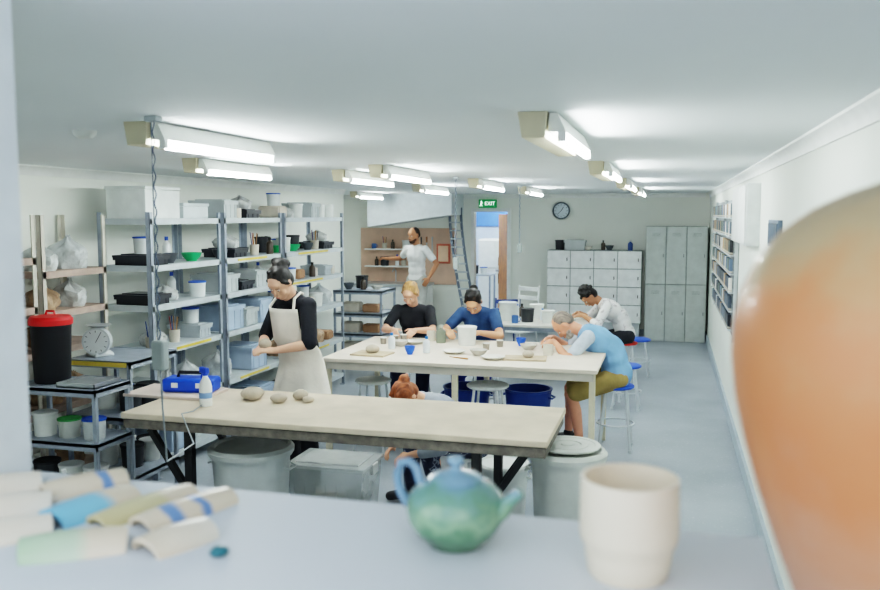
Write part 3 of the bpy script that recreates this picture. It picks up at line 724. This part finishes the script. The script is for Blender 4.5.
# ---------------------------------------------------------------- right wall display
e = T('tile_display_rack', 'narrow wall rack with rows of glaze test tiles', 'rack', (XR, 0, 0))
zz = [.95, 1.12, 1.29, 1.46, 1.63, 1.80, 1.97]
RK = mat((200, 207, 209), .6)
part(e, 'back_panel', M().box((-.006, 9.9, 1.5), (.012, 3.5, 1.3)), mat((160, 168, 172), .7, var=.1), 'grey backing panel')
for z in zz: part(e, 'shelf', M().box((-.04, 9.9, z), (.07, 3.5, .01)), RK)
for y in (8.15, 9.9, 11.65): part(e, 'upright', M().box((-.022, y, 1.5), (.03, .025, 1.32)), RK)
tm = {}
cols = [(236, 234, 226), (90, 110, 136), (70, 82, 94), (170, 140, 104), (34, 38, 46), (90, 116, 104)]
for i, c in enumerate(cols):
    q = M(); vs = []; n = 8
    for z in (0, .13):
        for r in (.032, .025):
            for k in range(n+1):
                a = pi*k/n; vs.append((-r*sin(a), r*cos(a), z))
    f = []; w = n+1
    for k in range(n):
        f += [(k, k+1, 2*w+k+1, 2*w+k), (w+k+1, w+k, 3*w+k, 3*w+k+1), (k, w+k, w+k+1, k+1), (2*w+k, 2*w+k+1, 3*w+k+1, 3*w+k)]
    f += [(0, 2*w, 3*w, w), (n, w+n, 3*w+n, 2*w+n)]
    q.add(vs, f); tm[i] = q.mesh('test_tile', ramp_mat('tile_glaze', [(0, c), (.12, (205, 198, 180)), (.2, c), (1, c)], 'Z', 0, .13, .3, .4))
names = ['white', 'slate blue', 'slate grey', 'tan', 'charcoal', 'sage green']
for z in zz:
    for j in range(34):
        y = 8.25+j*.1
        if abs(y-9.9) < .045: continue
        i = R.choice((0, 1, 2, 2, 3, 4, 4, 5))
        obj('test_tile', tm[i], None, (XR-.046, y, z+.005), 0, names[i]+' glazed curved test tile on wall rack', 'tile', 'test tiles on the wall rack')
e = T('wall_cabinet', 'shallow white wall cabinet high on wall', 'cabinet', (XR, 7.0, 1.78))
part(e, 'body', M().box((-.045, 0, .22), (.09, 1.3, .44)), mat((228, 232, 231), .5), bevel=.004)
for y in (-.32, .32): part(e, 'door', M().box((-.097, y, .22), (.014, .63, .42)), mat((234, 237, 235), .5), bevel=.003)
e = T('framed_panel', 'small framed dark blue panel on wall', 'picture', (XR, 5.35, 1.89))
part(e, 'frame', M().box((-.012, 0, 0), (.024, .5, .16)), mat((100, 118, 138), .5), bevel=.003)
part(e, 'glass', M().box((-.026, 0, 0), (.004, .45, .12)), mat((50, 80, 115), .2))

# ---------------------------------------------------------------- people
def ik(a, t, l1, l2, pole):
    a = V(a); t = V(t); d = t-a; L = min(d.length, (l1+l2)*.992); u = d.normalized()
    x = (l1*l1-l2*l2+L*L)/(2*L); h = sqrt(max(l1*l1-x*x, 0)); p = V(pole); p = (p-u*p.dot(u)).normalized()
    return a+u*x+p*h, a+u*L
def bake(m, mt, parent, name, vox, smooth=4, label=None):
    me = m.mesh(name, mt); o = bpy.data.objects.new('tmp', me); COL.objects.link(o)
    r = o.modifiers.new('r', 'REMESH'); r.mode = 'VOXEL'; r.voxel_size = vox
    s = o.modifiers.new('s', 'SMOOTH'); s.factor = .5; s.iterations = smooth
    dg = bpy.context.evaluated_depsgraph_get(); dg.update()
    me2 = bpy.data.meshes.new_from_object(o.evaluated_get(dg)); bpy.data.objects.remove(o)
    me2.name = name; me2.materials.clear(); me2.materials.append(mt)
    me2.polygons.foreach_set('use_smooth', [True]*len(me2.polygons))
    return obj(name, me2, parent, label=label)

def person(loc, face, label, s=1., hz=.96, l1=0, l2=0, nk=10, hp=10, hy=0, hands=None, hdir=None, feet=None, skin=(214, 170, 140),
           shirt=(30, 30, 34), sleeve=.5, pants=(40, 44, 54), pantlen=1., shoes=(50, 50, 54), hair=(30, 24, 22), style='short',
           wd=1., female=False, beard=None, apron=None, elbow=(1, -.4, -.7), shirtmat=None, pantmat=None, vest=None):
    rz = atan2(-face[0], face[1])
    e = T('person', label, 'person', loc, rz)
    SK = mat(skin, .55, var=.04, scale=14)
    d1 = V((0, sin(radians(l1)), cos(radians(l1)))); d2 = V((0, sin(radians(l2)), cos(radians(l2)))); dn = V((0, sin(radians(nk)), cos(radians(nk))))
    P = V((0, 0, hz)); W = P+d1*.2*s; N = W+d2*.30*s; Nk = N+dn*.09*s
    F1 = Matrix.Rotation(-radians(l1), 3, 'X'); F2 = Matrix.Rotation(-radians(l2), 3, 'X')
    H = Matrix.Rotation(radians(hy), 3, 'Z')@Matrix.Rotation(-radians(hp), 3, 'X')
    Hc = Nk+H@V((0, .02, .075))*s
    X = V((1, 0, 0))
    hands = hands or [(.25, .05, hz-.1), (-.25, .05, hz-.1)]
    feet = feet or [(.1, 0, .09*s), (-.1, 0, .09*s)]
    hdir = hdir or [(0, 1, -.3), (0, 1, -.3)]
    arms = []; legs = []
    for i, sg in enumerate((1, -1)):
        sh = N-d2*.055*s+X*sg*.165*s*wd
        el, wr = ik(sh, hands[i], .285*s, .25*s, (sg*elbow[0], elbow[1], elbow[2])); arms.append((sh, el, wr, V(hdir[i]).normalized(), sg))
        hj = P+X*sg*.088*s-d1*.03*s
        kn, an = ik(hj, feet[i], .43*s, .41*s, (sg*.15, 1, .35)); legs.append((hj, kn, an, sg))
    def torso(m, f=0.):
        fw = wd
        m.ell(P+V((0, -.005, 0)), ((.152 if female else .145)*s*fw+f, .11*s+f, .115*s+f), F1)
        m.ell(P.lerp(W, .6), (.128*s*fw+f, .098*s+f, .12*s+f), F1)
        m.ell(W+d2*.03*s, (.128*s*fw+f, .098*s+f, .12*s+f), F2)
        m.ell(W+d2*.14*s+V((0, .005, 0)), (.148*s*fw+f, .107*s+f, .15*s+f), F2)
        m.ell(N-d2*.06*s, (.165*s*fw+f, .075*s+f, .065*s+f), F2)
        if female:
            for sg in (1, -1): m.ell(W+d2*.13*s+F2@V((sg*.062*s, .075*s, 0)), (.055*s+f*.6, .05*s+f*.6, .055*s+f*.6), F2)
    def hand(m, wr, d, sg, q=s):
        n = V((-sg*.5, .1, -.8)); n = (n-d*n.dot(d)).normalized(); w = d.cross(n).normalized()
        if w.dot(V((-sg, 0, 0))) < 0: w = -w
        m.cap(wr, .024*q, wr+d*.035*q, .027*q)
        for k in range(4):
            off = (k-1.5)*.0195*q
            b = wr+d*.02*q+w*off*.7; c = wr+d*.085*q+w*off
            m.cap(b, .014*q, c, .0115*q, n=8, m=6)
            Ln = (.062, .074, .078, .068)[k]*q
            a1 = (d*.9+n*.42).normalized(); a2 = (d*.55+n*.83).normalized()
            p1 = c+a1*Ln*.5; p2 = p1+a2*Ln*.5
            m.cap(c, .0095*q, p1, .0088*q, n=8, m=6); m.cap(p1, .0088*q, p2, .0072*q, n=8, m=6)
        b = wr+d*.025*q+w*.026*q; p1 = b+(d*.6+w*.75+n*.25).normalized()*.04*q; p2 = p1+(d*.85+w*.25+n*.45).normalized()*.032*q
        m.cap(b, .0145*q, p1, .0115*q, n=8, m=6); m.cap(p1, .0115*q, p2, .0085*q, n=8, m=6)
    b = M(); torso(b)
    b.cap(N-d2*.05*s, .06*s, Nk, .05*s); b.cap(Nk, .05*s, Nk+H@V((0, .005, .05))*s, .05*s)
    for sh, el, wr, hd, sg in arms:
        b.ell(sh, (.055*s, .052*s, .055*s)); mid = sh.lerp(el, .45)
        b.cap(sh, .05*s, mid, .045*s); b.cap(mid, .045*s, el, .036*s)
        m2 = el.lerp(wr, .3); b.cap(el, .036*s, m2, .038*s); b.cap(m2, .038*s, wr, .025*s); hand(b, wr, hd, sg)
    for hj, kn, an, sg in legs:
        mid = hj.lerp(kn, .4); b.cap(hj, .088*s, mid, .078*s); b.cap(mid, .078*s, kn, .054*s)
        m2 = kn.lerp(an, .35)+V((0, -.015*s, 0)); b.cap(kn, .054*s, m2, .056*s); b.cap(m2, .056*s, an, .035*s)
        b.cap(an+V((0, -.025, -.04))*s, .034*s, an+V((sg*.02, .15, -.055))*s, .026*s)
    def hp_(p): return Hc+H@(V(p)*s)
    def hell(m, c, r, n=16): m.ell(hp_(c), tuple(x*s for x in r), H, n=n)
    hell(b, (0, -.006, .022), (.076, .095, .098)); hell(b, (0, .022, -.045), (.06, .068, .066)); hell(b, (0, .058, -.088), (.03, .026, .026))
    hell(b, (0, .07, .035), (.055, .022, .03)); hell(b, (.036, .06, -.03), (.026, .025, .026)); hell(b, (-.036, .06, -.03), (.026, .025, .026))
    b.cap(hp_((0, .088, .008)), .009*s, hp_((0, .108, -.03)), .0125*s, n=8); hell(b, (0, .088, -.06), (.024, .011, .013))
    for sg in (1, -1): hell(b, (sg*.077, -.005, -.008), (.011, .02, .032))
    bo = bake(b, SK, e, 'body', .0085*s, 3)
    brow = tuple(int(a*.45+c2*.55) for a, c2 in zip(hair, skin))
    for sg in (1, -1):
        q = M(); hell(q, (sg*.031, .080, .000), (.011, .007, .0055)); part(e, 'eye', q, mat((232, 226, 220), .3, var=0))
        q = M(); hell(q, (sg*.031, .0855, -.0005), (.0045, .003, .0048)); part(e, 'iris', q, mat((60, 44, 36), .2, var=0))
        q = M().tube([hp_((sg*.016, .0905, .018)), hp_((sg*.030, .089, .022)), hp_((sg*.046, .079, .018))], .0022*s, 6); part(e, 'eyebrow', q, mat(brow, .8))
    q = M(); hell(q, (0, .0975, -.060), (.019, .005, .007)); part(e, 'lips', q, mat((192, 118, 106), .5, var=0))
    c = M(); torso(c, .016*s)
    fold = random.Random(int(abs(loc[0]*100)))
    for k in range(7):
        a = fold.random()*6.28; p = P.lerp(W, .3+fold.random()*.9)
        c.cap(p+V((.125*cos(a), .085*sin(a), 0))*s, .018*s, p+V((.125*cos(a+.7), .085*sin(a+.7), .05))*s, .014*s, n=8)
    for sh, el, wr, hd, sg in arms:
        c.ell(sh, (.066*s, .062*s, .066*s))
        if sleeve <= 1: c.cap(sh, .062*s, sh.lerp(el, sleeve), .056*s)
        else:
            c.cap(sh, .064*s, el, .052*s); c.cap(el, .052*s, el.lerp(wr, sleeve-1), .044*s)
    c.cap(N-d2*.03*s, .07*s, N-d2*.005*s, .062*s)
    bake(c, shirtmat or mat(shirt, .85, var=.1, scale=10, bump=.25), e, 'shirt', .011, 2)
    if vest:
        c = M(); torso(c, .028*s); bake(c, mat(vest, .8, var=.08, bump=.2), e, 'vest', .012, 2)
    c = M(); c.ell(P+V((0, -.005, -.02)), (.162*s*wd, .125*s, .12*s), F1)
    for hj, kn, an, sg in legs:
        if pantlen > .5:
            c.cap(hj, .102*s, hj.lerp(kn, .5), .09*s); c.cap(hj.lerp(kn, .5), .09*s, kn, .072*s)
            c.cap(kn, .072*s, kn.lerp(an, (pantlen-.5)*2-.06), .058*s)
        else: c.cap(hj, .102*s, hj.lerp(kn, .45), .092*s); c.cap(hj.lerp(kn, .45), .092*s, hj.lerp(kn, .9), .082*s)
    bake(c, pantmat or mat(pants, .85, var=.1, bump=.25), e, 'trousers' if pantlen > .5 else 'shorts', .012, 2)
    for hj, kn, an, sg in legs:
        c = M().cap(an+V((0, -.03, -.035))*s, .043*s, an+V((sg*.02, .155, -.05))*s, .035*s).cap(an+V((0, 0, .0)), .043*s, an+V((0, -.01, -.03)), .045*s)
        c.v = [(x, y, max(z, an.z-.088*s)) for x, y, z in c.v]
        part(e, 'shoe', c, mat(shoes, .6))
    h = M(); HM = mat(hair, .5, var=.3, scale=9, bump=.25, stretch=(12, 2.2, 2.2))
    if style == 'crop':
        hell(h, (0, -.020, .032), (.079, .087, .093), 20); hell(h, (0, -.045, .0), (.072, .062, .06), 18)
    else:
        hell(h, (0, -.018, .038), (.0825, .093, .096), 20)
        hell(h, (0, -.048, -.01), (.076, .064, .075), 18)
    if style in ('bun', 'pony', 'tied'):
        for sg in (1, -1):
            h.cap(hp_((sg*.068, .034, .045)), .014*s, hp_((sg*.076, -.012, -.025)), .013*s)
            h.cap(hp_((sg*.03, .02, .118)), .016*s, hp_((sg*.05, -.07, .07)), .02*s)
    if style == 'bun':
        hell(h, (0, -.090, .095), (.055, .048, .048)); hell(h, (.035, -.095, .115), (.034, .03, .028)); hell(h, (-.03, -.11, .08), (.034, .032, .034)); hell(h, (.0, -.065, .128), (.036, .034, .024))
    if style == 'tied': hell(h, (0, -.11, .06), (.042, .04, .042)); h.cap(hp_((0, -.115, .06)), .03*s, hp_((.03, -.145, .02)), .018*s)
    if style == 'pony':
        hell(h, (0, -.105, .03), (.035, .035, .04)); h.cap(hp_((0, -.12, .03)), .032*s, hp_((.02, -.145, -.08)), .026*s); h.cap(hp_((.02, -.145, -.08)), .026*s, hp_((.03, -.135, -.16)), .012*s)
    if style == 'afro':
        for k in range(26):
            a = fold.random()*6.28; b2 = fold.uniform(0, 1.4)
            hell(h, (.082*cos(a)*cos(b2), -.02+.09*sin(a)*cos(b2), .045+.095*sin(b2)), (.025, .025, .025), 8)
    bake(h, HM, e, 'hair', .007, 3)
    if beard:
        q = M(); hell(q, (0, .05, -.085), (.050, .048, .036)); hell(q, (0, .03, -.06), (.064, .05, .036)); hell(q, (0, .093, -.048), (.026, .01, .007)); bake(q, mat(beard, .8, var=.2, scale=40, bump=.4), e, 'beard', .007, 2)
    if apron:
        q = M(); rows = 26; cl = 22; vs = []
        for j in range(rows+1):
            t = j/rows; z = hz*.50+t*(N.z-.07-hz*.50)
            if z < hz+.12: half = radians(115-20*max(0, (z-hz)/.12))
            else: half = radians(95-40*min(1, (z-hz-.12)/.14))
            yo = max(0, (z-hz))*sin(radians((l1+l2)/2))
            fl = .11*max(0, (hz-z)/(hz*.5))
            rx = .190*s+fl; ry = .150*s+fl+(.026 if z > hz+.15 else 0)
            for i in range(cl+1):
                a = -half+2*half*i/cl
                rp = 1+.05*sin(a*8+z*2)*(1-t)
                vs.append((rx*sin(a)*rp, yo+ry*cos(a)*rp, z))
        q.add(vs, [(j*(cl+1)+i, j*(cl+1)+i+1, (j+1)*(cl+1)+i+1, (j+1)*(cl+1)+i) for j in range(rows) for i in range(cl)])
        o = part(e, 'apron', q, mat(apron, .9, var=.04, bump=.2)); sm = o.modifiers.new('t', 'SOLIDIFY'); sm.thickness = .006; sm.offset = 0
        topz = N.z-.07; yo = (topz-hz)*sin(radians((l1+l2)/2))
        q = M()
        for sg in (1, -1): q.tube([(sg*.135*s, yo+.120*s, topz), (sg*.10*s, N.y+.06*s, N.z+.0*s), (sg*.072*s, N.y-.02*s, N.z+.035*s), (sg*.03*s, N.y-.075*s, N.z+.02*s), (0, N.y-.08*s, N.z+.015*s)], .010*s, 6)
        part(e, 'apron_strap', q, mat(apron, .9))
    return e
person((-2.54, 5.64, 0), (-.45, -.89), 'woman standing in black top and white apron shaping clay', s=.98, hz=.94, l1=4, l2=15, nk=36, hp=42, hy=14,
       hands=[(.075, .31, 1.07), (-.075, .31, 1.07)], hdir=[(-.55, .75, .1), (.55, .75, .1)], skin=(228, 180, 154), shirt=(22, 25, 36), sleeve=.95,
       pants=(34, 36, 44), hair=(26, 21, 22), style='bun', female=True, apron=(248, 241, 230), wd=.98)
lump((-2.68, 5.33, 1.075), .045, 21, 'ball of clay held between hands', CLAY, .9)
person((-3.87, 13.0, 0), (-.35, -.94), 'man standing in white t-shirt reaching toward wall shelf', s=1.04, hz=.995, l1=2, l2=3, nk=10, hp=10, hy=-12,
       hands=[(.46, .16, 1.30), (-.30, .10, 1.02)], hdir=[(.9, .4, .1), (.3, .5, -.8)], skin=(186, 130, 96), shirt=(254, 254, 254), sleeve=.65, pants=(196, 196, 192), hair=(40, 30, 26), style='crop', beard=(90, 62, 48))
person((-2.42, 8.08, 0), (.12, -1), 'blonde woman seated in black top working at table', s=.95, hz=.67, l1=10, l2=24, nk=25, hp=34, hy=-12,
       hands=[(.12, .52, .93), (-.08, .52, .93)], hdir=[(-.3, 1, -.2), (.3, 1, -.2)], feet=[(.11, .40, .09), (-.11, .36, .09)], skin=(224, 172, 146),
       shirt=(28, 30, 38), sleeve=.7, pants=(44, 54, 84), hair=(186, 142, 92), style='pony', female=True)
person((-1.74, 8.14, 0), (-.12, -1), 'dark-haired woman in blue top leaning over table', s=.98, hz=.67, l1=14, l2=36, nk=44, hp=52, hy=8,
       hands=[(.16, .58, .93), (-.14, .56, .93)], hdir=[(-.6, .8, -.1), (.6, .8, -.1)], feet=[(.11, .42, .09), (-.11, .38, .09)], skin=(214, 160, 128),
       shirt=(50, 82, 128), sleeve=.6, pants=(26, 50, 140), hair=(26, 21, 21), style='tied', female=True)
person((-.42, 7.36, 0), (-1, -.10), 'bearded man in pale blue vest and khaki shorts bent over table', s=.98, hz=.66, l1=12, l2=58, nk=66, hp=60, hy=0,
       hands=[(.14, .54, .93), (-.14, .52, .93)], hdir=[(-.5, .8, -.1), (.5, .8, -.1)], feet=[(.12, .40, .09), (-.12, .30, .09)], skin=(222, 156, 128),
       shirt=(196, 208, 222), sleeve=.7, vest=(132, 176, 220), pants=(170, 148, 92), pantlen=.45, hair=(140, 128, 118), style='crop', beard=(176, 170, 162), wd=1.05)
person((-.5, 10.3, 0), (-1, -.25), 'person in white patterned shirt hunched over small table', s=.98, hz=.60, l1=16, l2=52, nk=55, hp=58, hy=10,
       hands=[(.14, .52, .83), (-.14, .52, .83)], hdir=[(-.5, .8, -.1), (.5, .8, -.1)], feet=[(.12, .40, .09), (-.12, .30, .09)], skin=(186, 132, 100),
       shirt=(214, 210, 206), sleeve=1.3, pants=(34, 36, 44), hair=(24, 20, 20), style='afro',
       shirtmat=ramp_mat('patterned_shirt', [(0, (246, 245, 243)), (.5, (242, 240, 238)), (.56, (186, 176, 178)), (.62, (244, 242, 240)), (1, (246, 245, 243))], 'Z', 0, 2, .85, 0, 1.2, 14))
person((-1.33, 5.76, 0), (-.80, -.60), 'red-haired person crouched on low stool in grey top', s=.95, hz=.42, l1=34, l2=58, nk=62, hp=68, hy=25,
       hands=[(.16, .50, .40), (-.14, .50, .40)], hdir=[(-.4, .8, -.4), (.4, .8, -.4)], feet=[(.12, .40, .09), (-.16, .30, .09)], skin=(226, 172, 142),
       shirt=(158, 166, 178), sleeve=1.6, pants=(50, 58, 84), hair=(158, 86, 46), style='tied', female=True,
       pantmat=ramp_mat('floral_cloth', [(0, (44, 52, 74)), (.45, (52, 60, 84)), (.55, (150, 158, 176)), (.62, (50, 58, 80)), (1, (90, 70, 90))], 'Z', 0, 1, .85, 0, 2.0, 18))

# ---------------------------------------------------------------- foreground ledge and pots
LZ = 1.6
LEDGE = mat((212, 217, 221), .5, var=.02, scale=3)
struct('trim_6', M().box((-1.14, .62, LZ-.02), (2.52, .96, .04)).box((.30, .385, LZ-.02), (.36, 1.09, .04)), LEDGE)
struct('wall_front', M().box((-1.9, .93, (LZ-.04)/2), (4.0, .1, LZ-.04)), WALL)
struct('trim_7', M().box((-1.025, 1.03, (LZ+ZC)/2), (.15, .12, ZC-LZ)), mat((232, 238, 242), .5))
struct('wall_opening', M().box((-2.75, 1.03, (LZ+ZC)/2), (3.29, .1, ZC-LZ)), WALL)
vp = [(.0, 0), (.084, 0), (.090, .008), (.106, .05), (.125, .10), (.142, .15), (.155, .195), (.164, .235), (.168, .27), (.167, .30), (.161, .332), (.148, .36), (.129, .385), (.103, .405), (.073, .42), (.047, .429), (.036, .44), (.034, .465), (.04, .485), (.044, .49), (.038, .49), (.030, .475), (.028, .44), (0, .435)]
top('vase', M().lathe(vp, 64), ramp_mat('vase_glaze', [(0, (184, 144, 120)), (.2, (188, 134, 102)), (.42, (194, 118, 74)), (.58, (192, 122, 78)), (.68, (184, 138, 96)), (.78, (174, 150, 112)), (1, (162, 148, 118))], 'Z', 0, .5, .42, .1, .5, 14),
    'large bulbous orange-brown glazed ceramic vase', 'vase', (.225, .825, LZ))
top('tumbler', M().lathe([(0, 0), (.041, 0), (.044, .004), (.0475, .024), (.0485, .034), (.0530, .041), (.0545, .05), (.0535, .111), (.0500, .111), (.0495, .05), (.043, .02), (0, .015)], 48), mat((246, 232, 206), .45, coat=.1, var=.02),
    'cream handmade ceramic tumbler with stepped foot', 'cup', (-.037, .948, LZ))
GL = ramp_mat('teapot_glaze', [(0, (74, 104, 78)), (.28, (98, 138, 104)), (.42, (138, 170, 134)), (.58, (104, 144, 118)), (.75, (112, 152, 144)), (.88, (116, 150, 172)), (1, (126, 160, 184))], 'Z', 0, .115, .15, .6, .7, 34)
e = T('teapot', 'mottled green glazed round ceramic teapot with blue handle', 'teapot', (-.245, .985, LZ), -.12)
e.scale = (.93, .93, .88)
part(e, 'body', M().lathe([(0, 0), (.036, 0), (.038, .005), (.052, .016), (.063, .036), (.065, .052), (.062, .068), (.051, .082), (.036, .090), (.031, .091), (0, .091)], 40), GL)
part(e, 'lid', M().lathe([(0, .089), (.035, .089), (.036, .093), (.028, .099), (.014, .103), (.007, .106), (.006, .110), (.011, .116), (.010, .122), (0, .124)], 32), GL)
part(e, 'spout', M().tube([(.05, 0, .045), (.064, 0, .056), (.074, 0, .070), (.088, 0, .084)], [.015, .012, .009, .0075], 14), GL)
part(e, 'handle', M().tube([(-.05, 0, .080), (-.056, 0, .100), (-.066, 0, .109), (-.078, 0, .106), (-.084, 0, .088), (-.080, 0, .066), (-.070, 0, .048), (-.058, 0, .038)], .0062, 10), mat((118, 152, 180), .2, coat=.5, var=.15, scale=40))
def ledge_tile(x, y, z, rz, L, w, stops, label, hh=.34):
    q = M(); n = 12; vs = []; k = n+1
    for jj in range(9):
        u = jj/8; yy = -L/2+L*u; ww = w*(.86+.14*sin(pi*u))
        for t in (0, .006):
            for i in range(k):
                a = pi*i/n; vs.append(((ww/2-t)*cos(a), yy+.006*sin(a)*(u-.5), max(0, (hh*ww-t)*sin(a))))
    f = []
    for jj in range(8):
        o0 = jj*2*k; o1 = o0+2*k
        for i in range(n):
            f += [(o0+i, o0+i+1, o1+i+1, o1+i), (o0+k+i+1, o0+k+i, o1+k+i, o1+k+i+1)]
        f += [(o0, o1, o1+k, o0+k), (o0+n, o0+k+n, o1+k+n, o1+n)]
    for i in range(n): f += [(i, k+i, k+i+1, i+1), (16*k+i, 16*k+i+1, 17*k+i+1, 17*k+i)]
    q.add(vs, f)
    return top('test_tile', q, ramp_mat('tile_glaze', stops, 'Y', -L/2, L/2, .3, .4, .25, 16), label, 'tile', (x, y, z), rz, 'glaze test tiles on the ledge')
cr = (224, 208, 182)
wht = [(0, cr), (1, (236, 226, 208))]
blu = [(0, (128, 190, 224)), (.5, (136, 194, 224)), (.66, cr), (1, cr)]
grn = [(0, (170, 198, 158)), (.5, (190, 208, 178)), (.66, cr), (1, cr)]
stp = [(0, cr), (.2, cr), (.25, (112, 144, 196)), (.34, (112, 144, 196)), (.39, cr), (.5, cr), (.55, (106, 138, 192)), (.62, (106, 138, 192)), (.67, cr), (1, cr)]
oli = [(0, (206, 192, 144)), (.6, (208, 198, 154)), (.7, cr), (1, cr)]
bst = [(0, cr), (.6, cr), (.66, (112, 144, 196)), (.76, (112, 144, 196)), (.82, cr), (1, cr)]
for a in ((-.94, 1.0, -.8, .12, .07, wht, 'cream bisque curved test tile'), (-.865, .935, -.85, .115, .066, wht, 'cream bisque curved test tile'),
          (-.82, 1.045, -.6, .11, .066, bst, 'cream test tile with blue band'), (-.748, .965, -.3, .12, .07, blu, 'pale blue glazed curved test tile'),
          (-.682, .99, -.3, .15, .054, oli, 'olive glazed narrow test tile'), (-.620, .99, -.35, .14, .060, stp, 'cream test tile with blue stripes'),
          (-.575, .895, -.4, .085, .066, wht, 'cream bisque curved test tile'), (-.680, .845, -1.0, .115, .07, grn, 'pale green glazed curved test tile'),
          (-.795, .855, -.8, .11, .066, wht, 'cream bisque curved test tile')):
    ledge_tile(a[0], a[1], LZ, a[2], a[3], a[4], a[5], a[6]+' on ledge')
lump((-.505, .875, LZ), .012, 33, 'tiny teal glazed pebble on ledge', mat((50, 110, 120), .3), .5)

# ---------------------------------------------------------------- world, camera
w = bpy.data.worlds.new('world'); SC.world = w; w.use_nodes = True
bg = w.node_tree.nodes['Background']; bg.inputs[0].default_value = S((216, 227, 241)); bg.inputs[1].default_value = 1.5
cam = bpy.data.cameras.new('camera'); co = bpy.data.objects.new('camera', cam); COL.objects.link(co)
cam.sensor_width = 36; cam.lens = 35; cam.clip_start = .05
co.location = (0, 0, 2.0); co.rotation_euler = (radians(90-5.35), 0, radians(15.05))
cam.dof.use_dof = True; cam.dof.focus_distance = 6.8; cam.dof.aperture_fstop = 4.0
SC.camera = co
VS = SC.view_settings
try: VS.view_transform = 'Filmic'
except Exception: VS.view_transform = 'Standard'
for lk in ('High Contrast', 'Filmic - High Contrast', 'Medium High Contrast'):
    try: VS.look = lk; break
    except Exception: pass
VS.exposure = .85
